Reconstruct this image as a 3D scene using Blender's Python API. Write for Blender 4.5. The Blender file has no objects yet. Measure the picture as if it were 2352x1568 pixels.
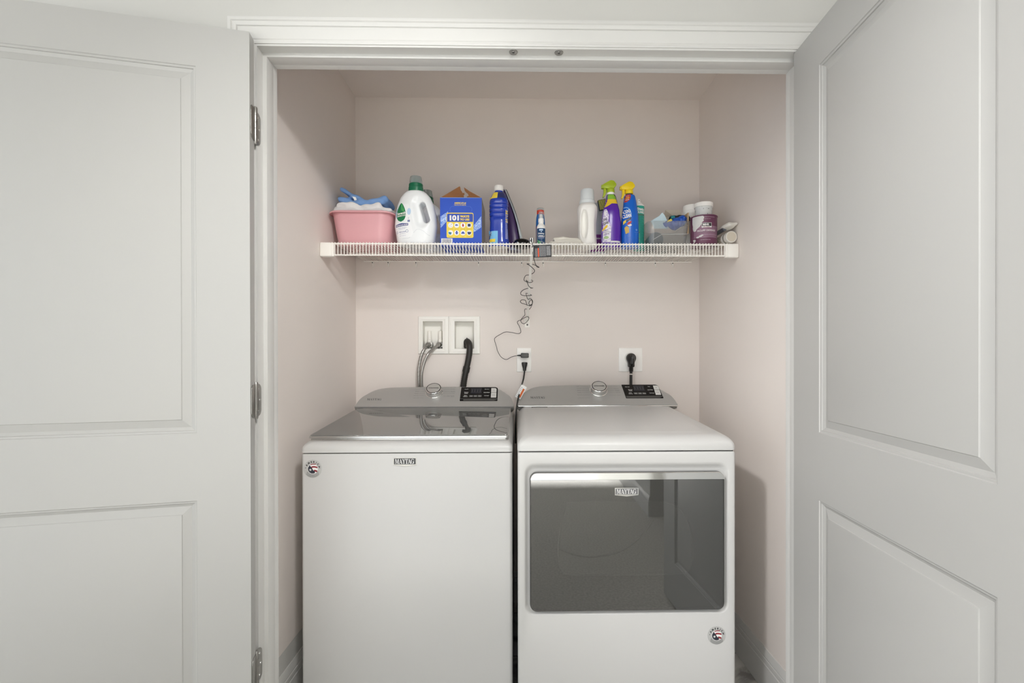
import bpy, bmesh, math, random
import numpy as np
from mathutils import Vector, Matrix
from mathutils.bvhtree import BVHTree
random.seed(7)
SC = bpy.context.scene
COL = SC.collection
R = math.radians

# ------------------------------------------------------------------ camera
cam = bpy.data.cameras.new('camera')
cam.sensor_width = 36.0
cam.lens = 1080.28 / 2352 * 36
cam.shift_x = -(1208.79 - 1176) / 2352
cam.shift_y = (815.51 - 784) / 2352
cam.clip_start = 0.02
cam_o = bpy.data.objects.new('camera', cam)
COL.objects.link(cam_o)
yw, pt_, rl = R(1.0833), R(-0.1669), R(-0.0742)
Fw = Vector((math.sin(yw) * math.cos(pt_), math.cos(yw) * math.cos(pt_), math.sin(pt_)))
Rt = Vector((math.cos(yw), -math.sin(yw), 0))
Up = Rt.cross(Fw)
R2 = Rt * math.cos(rl) + Up * math.sin(rl)
U2 = -Rt * math.sin(rl) + Up * math.cos(rl)
cam_o.matrix_world = Matrix(((R2.x, U2.x, -Fw.x, 0), (R2.y, U2.y, -Fw.y, 0), (R2.z, U2.z, -Fw.z, 1.2059), (0, 0, 0, 1)))
SC.camera = cam_o

# ------------------------------------------------------------------ world, lights, exposure
w = bpy.data.worlds.new('world'); SC.world = w; w.use_nodes = True
w.node_tree.nodes['Background'].inputs[0].default_value = (0.955, 0.975, 1.03, 1)
w.node_tree.nodes['Background'].inputs[1].default_value = 1.7

def area(name, loc, rot, sx, sy, power, color=(1, 1, 1), spread=180):
    l = bpy.data.lights.new(name, 'AREA'); l.shape = 'RECTANGLE'; l.size = sx; l.size_y = sy
    l.energy = power; l.color = color; l.spread = R(spread)
    o = bpy.data.objects.new(name, l); COL.objects.link(o); o.location = loc; o.rotation_euler = rot
    return o
area('ceiling_lamp_light', (0.62, -0.55, 2.37), (0, 0, 0), 0.5, 0.5, 22, (1.0, 0.985, 0.975))
def spot(name, loc, tgt, power, deg):
    l = bpy.data.lights.new(name, 'SPOT'); l.energy = power; l.spot_size = R(deg); l.spot_blend = 1.0; l.shadow_soft_size = .10; l.color = (1, .99, .985)
    o = bpy.data.objects.new(name, l); COL.objects.link(o); o.location = loc
    o.rotation_euler = (Vector(tgt) - Vector(loc)).to_track_quat('-Z', 'Y').to_euler()
SPOTS = (((-.95, -.10, 2.40), (.77, .95, 1.05), 190, 56), ((.45, -.05, 2.40), (-.78, 1.85, 1.20), 108, 50))  # unseen spots added to brighten the right door and the left closet wall
for k_, (a_, b_, p_, d_) in enumerate(SPOTS): spot('fill_spot', a_, b_, p_, d_)
# sun through the added glazed back wall: a bright patch of carpet behind the camera that throws light up into the closet
sun = bpy.data.lights.new('sun', 'SUN'); sun.energy = 58; sun.angle = R(4); sun.color = (1, .98, .98)
sun_o = bpy.data.objects.new('sun', sun); COL.objects.link(sun_o)
sun_o.rotation_euler = Vector((0.10, 1, -.92)).to_track_quat('-Z', 'Y').to_euler()

SC.view_settings.view_transform = 'Standard'
SC.view_settings.look = 'None'
SC.view_settings.exposure = 0.0
SC.view_settings.gamma = 1.0
SC.view_settings.use_curve_mapping = False
SC.cycles.use_denoising = True
SC.cycles.max_bounces = 10
SC.cycles.diffuse_bounces = 6
SC.cycles.transparent_max_bounces = 12
SC.cycles.caustics_reflective = False
SC.cycles.caustics_refractive = False

# ------------------------------------------------------------------ materials
def lin(h):
    h = h.lstrip('#'); v = [int(h[i:i + 2], 16) / 255 for i in (0, 2, 4)]
    return tuple([c / 12.92 if c <= 0.04045 else ((c + 0.055) / 1.055) ** 2.4 for c in v] + [1])
MC = {}
def mat(name, col, rough=0.5, metal=0.0, bump=0.0, bscale=200, vary=0.0, vscale=6, coat=0.0, ior=1.5,
        trans=0.0, alpha=1.0, spots=None, spec=None):
    """principled material with procedural noise for tint and bump"""
    if name in MC: return MC[name]
    m = bpy.data.materials.new(name); m.use_nodes = True; nt = m.node_tree; b = nt.nodes['Principled BSDF']
    c = lin(col)
    b.inputs['Base Color'].default_value = c
    b.inputs['Roughness'].default_value = rough
    b.inputs['Metallic'].default_value = metal
    b.inputs['IOR'].default_value = ior
    b.inputs['Coat Weight'].default_value = coat
    b.inputs['Coat Roughness'].default_value = 0.05
    b.inputs['Transmission Weight'].default_value = trans
    b.inputs['Alpha'].default_value = alpha
    if spec is not None: b.inputs['Specular IOR Level'].default_value = spec
    tc = nt.nodes.new('ShaderNodeTexCoord')
    def noise(sc, det=4):
        n = nt.nodes.new('ShaderNodeTexNoise'); n.inputs['Scale'].default_value = sc; n.inputs['Detail'].default_value = det
        nt.links.new(tc.outputs['Object'], n.inputs['Vector']); return n
    last = None
    if vary > 0:
        n = noise(vscale); r = nt.nodes.new('ShaderNodeValToRGB')
        r.color_ramp.elements[0].position = 0.3; r.color_ramp.elements[1].position = 0.7
        r.color_ramp.elements[0].color = tuple([x * (1 - vary) for x in c[:3]] + [1])
        r.color_ramp.elements[1].color = tuple([min(1, x * (1 + vary)) for x in c[:3]] + [1])
        nt.links.new(n.outputs['Fac'], r.inputs['Fac']); last = r.outputs['Color']
    if spots:
        scol, sscale, th = spots
        n = noise(sscale, 5); r = nt.nodes.new('ShaderNodeValToRGB')
        r.color_ramp.elements[0].position = th; r.color_ramp.elements[1].position = min(1, th + 0.04)
        mx = nt.nodes.new('ShaderNodeMix'); mx.data_type = 'RGBA'
        nt.links.new(n.outputs['Fac'], r.inputs['Fac']); nt.links.new(r.outputs['Color'], mx.inputs['Factor'])
        if last: nt.links.new(last, mx.inputs[6])
        else: mx.inputs[6].default_value = c
        mx.inputs[7].default_value = lin(scol); last = mx.outputs[2]
    if last: nt.links.new(last, b.inputs['Base Color'])
    if bump > 0:
        n = noise(bscale); bp = nt.nodes.new('ShaderNodeBump'); bp.inputs['Strength'].default_value = bump
        bp.inputs['Distance'].default_value = 0.001
        nt.links.new(n.outputs['Fac'], bp.inputs['Height']); nt.links.new(bp.outputs['Normal'], b.inputs['Normal'])
    MC[name] = m
    return m

def mat_glass(name, tint, rough=0.03, clear=0.5, ior=1.5, body=None):
    """tinted clear plastic / glass: see-through share, own-colour share, fresnel gloss on top"""
    if name in MC: return MC[name]
    m = bpy.data.materials.new(name); m.use_nodes = True; nt = m.node_tree
    for n in list(nt.nodes): nt.nodes.remove(n)
    out = nt.nodes.new('ShaderNodeOutputMaterial')
    tr = nt.nodes.new('ShaderNodeBsdfTransparent'); tr.inputs[0].default_value = lin(tint)
    df = nt.nodes.new('ShaderNodeBsdfDiffuse'); df.inputs[0].default_value = lin(body or tint)
    gl = nt.nodes.new('ShaderNodeBsdfGlossy'); gl.inputs['Roughness'].default_value = rough; gl.inputs[0].default_value = (1, 1, 1, 1)
    fr = nt.nodes.new('ShaderNodeFresnel'); fr.inputs['IOR'].default_value = ior
    m1 = nt.nodes.new('ShaderNodeMixShader'); m1.inputs[0].default_value = clear
    nt.links.new(df.outputs[0], m1.inputs[1]); nt.links.new(tr.outputs[0], m1.inputs[2])
    geo = nt.nodes.new('ShaderNodeNewGeometry'); mt = nt.nodes.new('ShaderNodeMath'); mt.operation = 'SUBTRACT'; mt.use_clamp = True
    nt.links.new(fr.outputs[0], mt.inputs[0]); nt.links.new(geo.outputs['Backfacing'], mt.inputs[1])
    m2 = nt.nodes.new('ShaderNodeMixShader'); nt.links.new(mt.outputs[0], m2.inputs[0])
    nt.links.new(m1.outputs[0], m2.inputs[1]); nt.links.new(gl.outputs[0], m2.inputs[2])
    nt.links.new(m2.outputs[0], out.inputs[0])
    MC[name] = m; return m

def mat_marble():
    m = mat('marble_tile', '#b9b7b3', 0.25); nt = m.node_tree; b = nt.nodes['Principled BSDF']
    tc = nt.nodes.new('ShaderNodeTexCoord')
    n = nt.nodes.new('ShaderNodeTexNoise'); n.inputs['Scale'].default_value = 5; n.inputs['Detail'].default_value = 8; n.inputs['Distortion'].default_value = 1.6
    r = nt.nodes.new('ShaderNodeValToRGB')
    e = r.color_ramp.elements; e[0].position = .36; e[0].color = lin('#8f8d8a'); e[1].position = .5; e[1].color = lin('#c9c7c3')
    e2 = e.new(.43); e2.color = lin('#b4b2ae')
    br = nt.nodes.new('ShaderNodeTexBrick'); br.inputs['Scale'].default_value = 1.6; br.inputs['Mortar Size'].default_value = .004
    br.inputs['Brick Width'].default_value = 1.0; br.inputs['Row Height'].default_value = .5
    mx = nt.nodes.new('ShaderNodeMix'); mx.data_type = 'RGBA'; mx.inputs[7].default_value = lin('#8a8885')
    nt.links.new(tc.outputs['Object'], n.inputs['Vector']); nt.links.new(n.outputs['Fac'], r.inputs['Fac'])
    nt.links.new(tc.outputs['Object'], br.inputs['Vector']); nt.links.new(br.outputs['Fac'], mx.inputs['Factor'])
    nt.links.new(r.outputs['Color'], mx.inputs[6]); nt.links.new(mx.outputs[2], b.inputs['Base Color'])
    return m

def mat_brushed(name, col, rough=.35, metal=.75, stretch=(4, 260, 260)):
    m = mat(name, col, rough, metal); nt = m.node_tree; b = nt.nodes['Principled BSDF']
    tc = nt.nodes.new('ShaderNodeTexCoord'); mp = nt.nodes.new('ShaderNodeMapping'); mp.inputs['Scale'].default_value = stretch
    n = nt.nodes.new('ShaderNodeTexNoise'); n.inputs['Scale'].default_value = 3; n.inputs['Detail'].default_value = 3
    mr = nt.nodes.new('ShaderNodeMapRange'); mr.inputs['To Min'].default_value = rough - .07; mr.inputs['To Max'].default_value = rough + .1
    nt.links.new(tc.outputs['Object'], mp.inputs[0]); nt.links.new(mp.outputs[0], n.inputs['Vector'])
    nt.links.new(n.outputs['Fac'], mr.inputs[0]); nt.links.new(mr.outputs[0], b.inputs['Roughness'])
    return m

def mat_braid():
    m = mat('braided_steel', '#9d9b97', .35, .8); nt = m.node_tree; b = nt.nodes['Principled BSDF']
    tc = nt.nodes.new('ShaderNodeTexCoord'); n = nt.nodes.new('ShaderNodeTexChecker'); n.inputs['Scale'].default_value = 420
    n.inputs['Color1'].default_value = lin('#c6c4c0'); n.inputs['Color2'].default_value = lin('#96948f')
    nt.links.new(tc.outputs['Object'], n.inputs['Vector']); nt.links.new(n.outputs['Color'], b.inputs['Base Color'])
    return m

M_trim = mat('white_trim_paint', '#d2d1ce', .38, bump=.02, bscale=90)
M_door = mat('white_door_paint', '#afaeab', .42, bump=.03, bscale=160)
M_beige = mat('beige_wall_paint', '#eae2dc', .75, bump=.12, bscale=260, vary=.012, vscale=3)
M_grey_wall = mat('pale_grey_wall_paint', '#c9c8c4', .8, bump=.1, bscale=260)
M_white_wall = mat('white_ceiling_paint', '#dddcd9', .85, bump=.1, bscale=200)
M_primer = mat('grey_primer_paint', '#cccbc7', .75, bump=.1, bscale=260)
M_carpet = mat('grey_carpet', '#b4b1ab', 1.0, bump=1.0, bscale=500, vary=.18, vscale=90)
M_marble = mat_marble()
M_enamel = mat('white_enamel', '#c7c6c4', .3)
M_console = mat_brushed('brushed_grey_metal', '#b3b2af', .42, .35)
M_chrome = mat('chrome', '#e4e4e2', .09, 1.0)
M_satin = mat_brushed('satin_nickel', '#a5a39f', .3, 1.0, (200, 200, 6))
M_black = mat('black_plastic', '#1c1b1a', .38)
M_blackgloss = mat('black_gloss_panel', '#0b0b0c', .12)
M_darkgrey = mat('dark_grey_plastic', '#4b4a48', .4)
M_rubber = mat('black_rubber', '#24221f', .5)
M_wire = mat('white_vinyl_coating', '#faf7f1', .35)
M_white = mat('white_plastic', '#faf8f4', .35)
M_gasket = mat('dark_gap', '#2a2a29', .8)

# ------------------------------------------------------------------ mesh helpers
class MB:
    def __init__(s): s.v = []; s.f = []
    def add(s, vs, fs):
        o = len(s.v); s.v += [tuple(map(float, v)) for v in vs]; s.f += [tuple(o + i for i in f) for f in fs]; return s
    def bm(s, bm):
        bm.verts.ensure_lookup_table(); bm.verts.index_update()
        s.add([v.co[:] for v in bm.verts], [[v.index for v in f.verts] for f in bm.faces]); bm.free(); return s
    def box(s, x0, x1, y0, y1, z0, z1, bev=0, seg=2):
        bm = bmesh.new(); bmesh.ops.create_cube(bm, size=1)
        for v in bm.verts: v.co = Vector(((x0 + x1) / 2 + v.co.x * (x1 - x0), (y0 + y1) / 2 + v.co.y * (y1 - y0), (z0 + z1) / 2 + v.co.z * (z1 - z0)))
        if bev: bmesh.ops.bevel(bm, geom=bm.edges[:], offset=bev, segments=seg, profile=.5, affect='EDGES')
        return s.bm(bm)
    def rings(s, rings, cap0=True, cap1=True, closed=True):
        n = len(rings[0]); vs = [p for r in rings for p in r]; fs = []
        for i in range(len(rings) - 1):
            for j in range(n if closed else n - 1):
                a, b = i * n + j, i * n + (j + 1) % n
                fs.append((a, b, b + n, a + n))
        if cap0: fs.append(tuple(range(n))[::-1])
        if cap1: fs.append(tuple((len(rings) - 1) * n + k for k in range(n)))
        return s.add(vs, fs)
    def lathe(s, prof, cx=0, cy=0, n=32, sy=1):
        return s.rings([[(cx + r * math.cos(2 * math.pi * k / n), cy + r * sy * math.sin(2 * math.pi * k / n), z) for k in range(n)] for z, r in prof])
    def loft(s, secs, n=40):
        """secs: (z, cx, cy, rx, ry, exponent)"""
        rs = []
        for z, cx, cy, rx, ry, e in secs:
            r = []
            for k in range(n):
                a = 2 * math.pi * k / n; c, d = math.cos(a), math.sin(a)
                r.append((cx + rx * math.copysign(abs(c) ** (2 / e), c), cy + ry * math.copysign(abs(d) ** (2 / e), d), z))
            rs.append(r)
        return s.rings(rs)
    def tube(s, pts, r, n=10, cap=True):
        P = [Vector(p) for p in pts]; rs = []
        rr = r if hasattr(r, '__len__') else [r] * len(P)
        t0 = (P[1] - P[0]).normalized(); up = Vector((0, 0, 1)) if abs(t0.z) < .9 else Vector((1, 0, 0))
        nn = (up - t0 * up.dot(t0)).normalized()
        for i, p in enumerate(P):
            t = (P[min(i + 1, len(P) - 1)] - P[max(i - 1, 0)]).normalized()
            nn = (nn - t * nn.dot(t)).normalized(); b = t.cross(nn)
            rs.append([tuple(p + (nn * math.cos(2 * math.pi * k / n) + b * math.sin(2 * math.pi * k / n)) * rr[i]) for k in range(n)])
        return s.rings(rs, cap, cap)
    def prism(s, poly, y0, y1, bev=0):
        """polygon in (x, z) extruded along y"""
        bm = bmesh.new(); vs = [bm.verts.new((p[0], y0, p[1])) for p in poly]; f = bm.faces.new(vs)
        e = bmesh.ops.extrude_face_region(bm, geom=[f]); bmesh.ops.translate(bm, vec=(0, y1 - y0, 0), verts=[q for q in e['geom'] if isinstance(q, bmesh.types.BMVert)])
        bmesh.ops.recalc_face_normals(bm, faces=bm.faces)
        if bev: bmesh.ops.bevel(bm, geom=bm.edges[:], offset=bev, segments=2, profile=.5, affect='EDGES', clamp_overlap=True)
        return s.bm(bm)
    def xf(s, M):
        s.v = [tuple(M @ Vector(v)) for v in s.v]; return s
    def done(s, name, m, parent=None, smooth=30, recalc=True):
        me = bpy.data.meshes.new(name); me.from_pydata(s.v, [], s.f); me.update()
        if recalc:
            bm = bmesh.new(); bm.from_mesh(me); bmesh.ops.recalc_face_normals(bm, faces=bm.faces); bm.to_mesh(me); bm.free()
        if smooth:
            me.polygons.foreach_set('use_smooth', [True] * len(me.polygons)); me.set_sharp_from_angle(angle=R(smooth))
        me.materials.append(m)
        o = bpy.data.objects.new(name, me); COL.objects.link(o)
        if parent: o.parent = parent
        return o

def catmull(pts, k=6):
    P = [np.array(p, float) for p in pts]; P = [2 * P[0] - P[1]] + P + [2 * P[-1] - P[-2]]; out = []
    for i in range(1, len(P) - 2):
        for j in range(k):
            t = j / k; a, b, c, d = P[i - 1:i + 3]
            out.append(tuple(.5 * (2 * b + (c - a) * t + (2 * a - 5 * b + 4 * c - d) * t * t + (3 * b - a - 3 * c + d) * t ** 3)))
    out.append(tuple(P[-2])); return out

def thing(name, label, cat, loc=(0, 0, 0), rz=0, group=None):
    o = bpy.data.objects.new(name, None); o.empty_display_size = .05; COL.objects.link(o); o.location = loc; o.rotation_euler = (0, 0, rz)
    return tag(o, label, cat, group)
def tag(o, label=None, cat=None, group=None):
    if label: o['label'] = label
    if cat: o['category'] = cat
    if group: o['group'] = group
    return o
def struct(o): o['kind'] = 'structure'; return o

def snet(f, lo, hi, cell):
    """surface nets of an implicit solid (negative inside) sampled on a regular grid"""
    ax = [np.arange(lo[i] - cell * 1.5, hi[i] + cell * 2, cell) for i in range(3)]
    X, Y, Z = np.meshgrid(*ax, indexing='ij'); V = f(X, Y, Z); S = V < 0
    nx, ny, nz = V.shape
    acc = np.zeros((nx - 1, ny - 1, nz - 1, 3)); cnt = np.zeros((nx - 1, ny - 1, nz - 1))
    offs = [(a, b, c) for a in (0, 1) for b in (0, 1) for c in (0, 1)]
    sl = lambda o: tuple(slice(o[i], (nx, ny, nz)[i] - 1 + o[i]) for i in range(3))
    for a in range(8):
        for b in range(a + 1, 8):
            oa, ob = offs[a], offs[b]
            if sum(abs(oa[i] - ob[i]) for i in range(3)) != 1: continue
            va, vb = V[sl(oa)], V[sl(ob)]; cr = (va < 0) != (vb < 0)
            t = np.where(cr, va / np.where(cr, va - vb, 1), 0)
            for i in range(3): acc[..., i] += np.where(cr, oa[i] + t * (ob[i] - oa[i]), 0)
            cnt += cr
    idx = -np.ones(cnt.shape, int); act = cnt > 0; idx[act] = np.arange(act.sum())
    g = np.argwhere(act); p = acc[act] / cnt[act][:, None]
    vs = np.stack([ax[i][0] + (g[:, i] + p[:, i]) * cell for i in range(3)], 1)
    fs = []
    for d in range(3):
        u, v = (d + 1) % 3, (d + 2) % 3
        A = [slice(None)] * 3; B = [slice(None)] * 3; A[d] = slice(0, -1); B[d] = slice(1, None)
        e = np.argwhere(S[tuple(A)] != S[tuple(B)])
        e = e[(e[:, u] > 0) & (e[:, v] > 0) & (e[:, u] < idx.shape[u]) & (e[:, v] < idx.shape[v]) & (e[:, d] < idx.shape[d])]
        s0 = S[tuple(e.T)]
        q = []
        for du, dv in ((-1, -1), (0, -1), (0, 0), (-1, 0)):
            k = e.copy(); k[:, u] += du; k[:, v] += dv; q.append(idx[tuple(k.T)])
        q = np.stack(q, 1); q[~s0] = q[~s0][:, ::-1]; fs += [tuple(r) for r in q.tolist() if min(r) >= 0]
    return vs.tolist(), fs
def smin(a, b, k): h = np.clip(.5 + .5 * (b - a) / k, 0, 1); return b + (a - b) * h - k * h * (1 - h)
def smax(a, b, k): return -smin(-a, -b, k)
def cap_sdf(X, Y, Z, a, b, r, sy=1):
    a = np.array(a); b = np.array(b); d = b - a; px, py, pz = X - a[0], (Y - a[1]) * sy, Z - a[2]
    h = np.clip((px * d[0] + py * d[1] + pz * d[2]) / (d @ d), 0, 1)
    return np.sqrt((px - h * d[0]) ** 2 + (py - h * d[1]) ** 2 + (pz - h * d[2]) ** 2) - r
def ell_sdf(X, Y, Z, c, r):
    k = np.sqrt(((X - c[0]) / r[0]) ** 2 + ((Y - c[1]) / r[1]) ** 2 + ((Z - c[2]) / r[2]) ** 2); return (k - 1) * min(r)
def box_sdf(X, Y, Z, c, h, r):
    q = [np.abs(A - c[i]) - h[i] + r for i, A in enumerate((X, Y, Z))]
    return np.sqrt(sum(np.maximum(a, 0) ** 2 for a in q)) + np.minimum(np.maximum(np.maximum(q[0], q[1]), q[2]), 0) - r

# ---- printed marks: flat (u, v) shapes laid on a surface
_txt = {}
def text_uv(body, w=None, h=None, bold=0.0, shear=0.0):
    key = (body, round(bold, 3), shear)
    if key not in _txt:
        cu = bpy.data.curves.new('t', 'FONT'); cu.body = body; cu.size = 1; cu.offset = bold; cu.resolution_u = 4; cu.shear = shear
        ob = bpy.data.objects.new('t', cu); COL.objects.link(ob); bpy.context.view_layer.update()
        me = bpy.data.meshes.new_from_object(ob.evaluated_get(bpy.context.evaluated_depsgraph_get()))
        vs = [(v.co.x, v.co.y) for v in me.vertices]; fs = [tuple(p.vertices) for p in me.polygons]
        bpy.data.objects.remove(ob); bpy.data.curves.remove(cu); bpy.data.meshes.remove(me)
        _txt[key] = (vs, fs)
    vs, fs = _txt[key]; xs = [v[0] for v in vs]; ys = [v[1] for v in vs]
    x0, x1, y0, y1 = min(xs), max(xs), min(ys), max(ys)
    sx = (w / (x1 - x0)) if w else None; sy = (h / (y1 - y0)) if h else None
    sx = sx or sy; sy = sy or sx
    return [((v[0] - (x0 + x1) / 2) * sx, (v[1] - (y0 + y1) / 2) * sy) for v in vs], fs
def rows_uv(rows, nc=8):
    """rows: (v, u0, u1)"""
    vs, fs = [], []
    for v, a, b in rows: vs += [(a + (b - a) * k / nc, v) for k in range(nc + 1)]
    for i in range(len(rows) - 1):
        for k in range(nc): a = i * (nc + 1) + k; fs.append((a, a + 1, a + nc + 2, a + nc + 1))
    return vs, fs
def rect_uv(u0, u1, v0, v1, nr=6, nc=8): return rows_uv([(v0 + (v1 - v0) * i / nr, u0, u1) for i in range(nr + 1)], nc)
def disc_uv(cu, cv, ru, rv=None, nr=10, nc=8):
    rv = rv or ru; rs = []
    for i in range(nr + 1):
        a = -math.pi / 2 + math.pi * i / nr; rs.append((cv + rv * math.sin(a), cu - ru * math.cos(a), cu + ru * math.cos(a)))
    return rows_uv(rs, nc)
def ring_uv(cu, cv, r0, r1, a0=0, a1=360, n=40, sv=1):
    vs, fs = [], []
    for i in range(n + 1):
        a = R(a0 + (a1 - a0) * i / n)
        for r in (r0, r1): vs.append((cu + r * math.cos(a), cv + r * sv * math.sin(a)))
    for i in range(n): fs.append((2 * i, 2 * i + 1, 2 * i + 3, 2 * i + 2))
    return vs, fs
def poly_uv(pts): return list(pts), [tuple(range(len(pts)))]
def tr_uv(s, du=0, dv=0, rot=0, k=1, kv=None):
    c, n = math.cos(R(rot)), math.sin(R(rot)); kv = kv or k
    return [(du + c * u * k - n * v * kv, dv + n * u * k + c * v * kv) for u, v in s[0]], s[1]
def join_uv(*ss):
    vs, fs = [], []
    for a, b in ss: o = len(vs); vs += a; fs += [tuple(o + i for i in f) for f in b]
    return vs, fs

class Surf:
    """lays (u, v) marks onto the surface of mesh objects by casting along D"""
    def __init__(s, objs, O=(0, 0, 0), ux=(1, 0, 0), uy=(0, 0, 1), back=.4, L=None):
        s.L = L or .03
        vs, fs = [], []
        for o in (objs if isinstance(objs, (list, tuple)) else [objs]):
            k = len(vs); vs += [v.co.copy() for v in o.data.vertices]; fs += [[k + i for i in p.vertices] for p in o.data.polygons]
        s.t = BVHTree.FromPolygons(vs, fs); s.O = Vector(O); s.ux = Vector(ux).normalized(); s.uy = Vector(uy).normalized()
        s.n = s.ux.cross(s.uy).normalized(); s.back = back
    def put(s, name, uv, m, parent, off=.0004, L=None, stagger=0):
        L = L or s.L
        if L:
            bm = bmesh.new(); bv = [bm.verts.new((a[0], a[1], 0)) for a in uv[0]]
            for f in uv[1]:
                try: bm.faces.new([bv[i] for i in f])
                except ValueError: pass
            bmesh.ops.triangulate(bm, faces=[f for f in bm.faces if len(f.verts) > 4], ngon_method='EAR_CLIP')
            for _ in range(6):
                e = [q for q in bm.edges if q.calc_length() > L]
                if not e: break
                bmesh.ops.subdivide_edges(bm, edges=e, cuts=1); bmesh.ops.triangulate(bm, faces=[f for f in bm.faces if len(f.verts) > 4])
            bm.verts.index_update(); uv = ([(v.co.x, v.co.y) for v in bm.verts], [tuple(v.index for v in f.verts) for f in bm.faces]); bm.free()
        vs = []; last = None
        base_off = off
        for i_, (u, v) in enumerate(uv[0]):
            off = base_off + stagger * ((i_ // 4) % 12)
            P = s.O + s.ux * u + s.uy * v
            h = s.t.ray_cast(P + s.n * s.back, -s.n)
            if h[0] is None: q = P + s.n * off if last is None else P + s.n * last
            else: q = h[0] + s.n * off; last = (h[0] - P).dot(s.n) + off
            vs.append(q)
        mb = MB(); mb.add(vs, uv[1])
        o = mb.done(name, m, parent, smooth=40, recalc=False)
        # face outward
        if sum(p.normal.dot(s.n) * p.area for p in o.data.polygons) < 0: o.data.flip_normals()
        return o

def rr(x0, x1, z0, z1, r, n=6):
    """rounded rectangle points, counter-clockwise; r scalar or (bl, br, tr, tl)"""
    q = r if hasattr(r, '__len__') else (r,) * 4; out = []
    for (cx, cz, a0), k in zip(((x0, z0, 180), (x1, z0, 270), (x1, z1, 0), (x0, z1, 90)), q):
        sx = 1 if cx == x0 else -1; sz = 1 if cz == z0 else -1
        for i in range(n + 1):
            a = R(a0 + 90 * i / n); out.append((cx + sx * k + k * math.cos(a), cz + sz * k + k * math.sin(a)))
    return out

# ================================================================== THE SETTING
XL, XR, YB, HC = -0.780, 0.891, 2.289, 2.4456      # closet walls, ceiling
JF, JR = 1.311, 1.3945                              # jamb front, jamb rear
OC = 0.0507                                         # opening centre
XJL, XJR = OC - .7670, OC + .7670                   # jamb faces in the door recess
ZJ = 2.0545                                         # head jamb underside
RX0, RX1, RY0 = -2.3, 1.75, -4.00                   # room

struct(MB().box(XL - .1, XR + .1, YB, YB + .1, 0, HC + .1).done('wall_back', M_beige, smooth=0))
struct(MB().box(XL - .1, XL, JR, YB, .2155, HC + .1).done('wall_left', M_beige, smooth=0))
o = struct(MB().box(XL - .1, XL, JR, YB, 0, .2150).done('wall_left_lower', M_primer, smooth=0))
struct(MB().box(XR, XR + .1, JR, YB, 0, HC + .1).done('wall_right', M_beige, smooth=0))
# closet-front wall with the opening (room side pale grey, closet side beige)
for nm, y0, y1, m in (('wall_front', 1.3165, 1.36, M_grey_wall), ('wall_front_inner', 1.3601, JR, M_beige)):
    b = MB()
    b.box(RX0, XJL - .012, y0, y1, 0, HC); b.box(XJR + .012, RX1, y0, y1, 0, HC); b.box(XJL - .012, XJR + .012, y0, y1, ZJ + .012, HC)
    struct(b.done(nm, m, smooth=0))
struct(MB().box(RX0 - .1, RX1 + .1, RY0 - .1, JR, HC, HC + .08).done('ceiling', M_white_wall, smooth=0))
struct(MB().box(XL - .1, XR + .1, JR + .0005, YB + .1, HC, HC + .08).done('ceiling_closet', M_beige, smooth=0))
struct(MB().box(RX0 - .1, RX1 + .1, RY0 - .1, 1.355, -.1, 0).done('floor', M_carpet, smooth=0))
struct(MB().box(XL - .1, XR + .1, 1.3551, YB + .1, -.1, 0).done('floor_closet', M_marble, smooth=0))
struct(MB().box(RX1, RX1 + .1, RY0, 1.3085, 0, HC).done('wall_room_right', M_grey_wall, smooth=0))
struct(MB().box(.98, 1.12, RY0, -.55, 0, HC - .001).done('wall_partition', M_grey_wall, smooth=0))

# back and left glazing is added for its light; it shows only as reflections
wf = MB()
for x in np.linspace(RX0, RX1, 5): wf.box(x - .03, x + .03, RY0 - .03, RY0 + .03, .0005, HC - .0005, .003)
for z in (.04, HC - .05): wf.box(RX0 + .031, RX1 - .031, RY0 - .028, RY0 + .028, z - .038, z + .038, .003)
wo = struct(wf.done('added_window_1', M_trim))
MB().box(RX0, RX1, RY0 - .003, RY0 + .003, .08, HC - .09).done('pane', mat_glass('added_window_glass', '#fbfdfd', .02, .98), wo)
wf = MB()
for y in np.linspace(RY0, 1.27, 5)[1:]: wf.box(RX0 - .03, RX0 + .03, y - .03, y + .03, .0005, HC - .0005, .003)
for z in (.04, HC - .05): wf.box(RX0 - .028, RX0 + .028, RY0 + .031, 1.30, z - .038, z + .038, .003)
wo = struct(wf.done('added_window_2', M_trim))
MB().box(RX0 - .003, RX0 + .003, RY0, 1.30, .08, HC - .09).done('pane', mat_glass('added_window_glass', '#fbfdfd', .02, .98), wo)
# flush ceiling lamp (out of frame, reflected)
lamp = thing('ceiling_lamp', 'round flush ceiling lamp with a white glass shade, mounted in the room before the closet', 'lamp', (.62, -.55, HC))
MB().lathe([(-.001, .02), (-.001, .2), (-.02, .205), (-.045, .2), (-.05, .18), (-.05, .02)], n=48).done('lamp_base', M_satin, lamp)

for a_, lb in zip(SPOTS, ('small white fill downlight added in the room ceiling, left of the camera', 'small white fill downlight added in the room ceiling, right of the camera')):
    t = thing('added_fill_downlight', lb, 'lamp', (a_[0][0], a_[0][1], HC), 0, 'added fill downlights in the room ceiling')  # out-of-view fixture added to go with each fill spot
    MB().rings([[(r * math.cos(k * math.pi / 16), r * math.sin(k * math.pi / 16), z) for k in range(32)] for r, z in ((.085, -.0005), (.088, -.004), (.080, -.008), (.062, -.006), (.060, -.0005))], False, False).done('trim_ring', M_trim, t)
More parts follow.
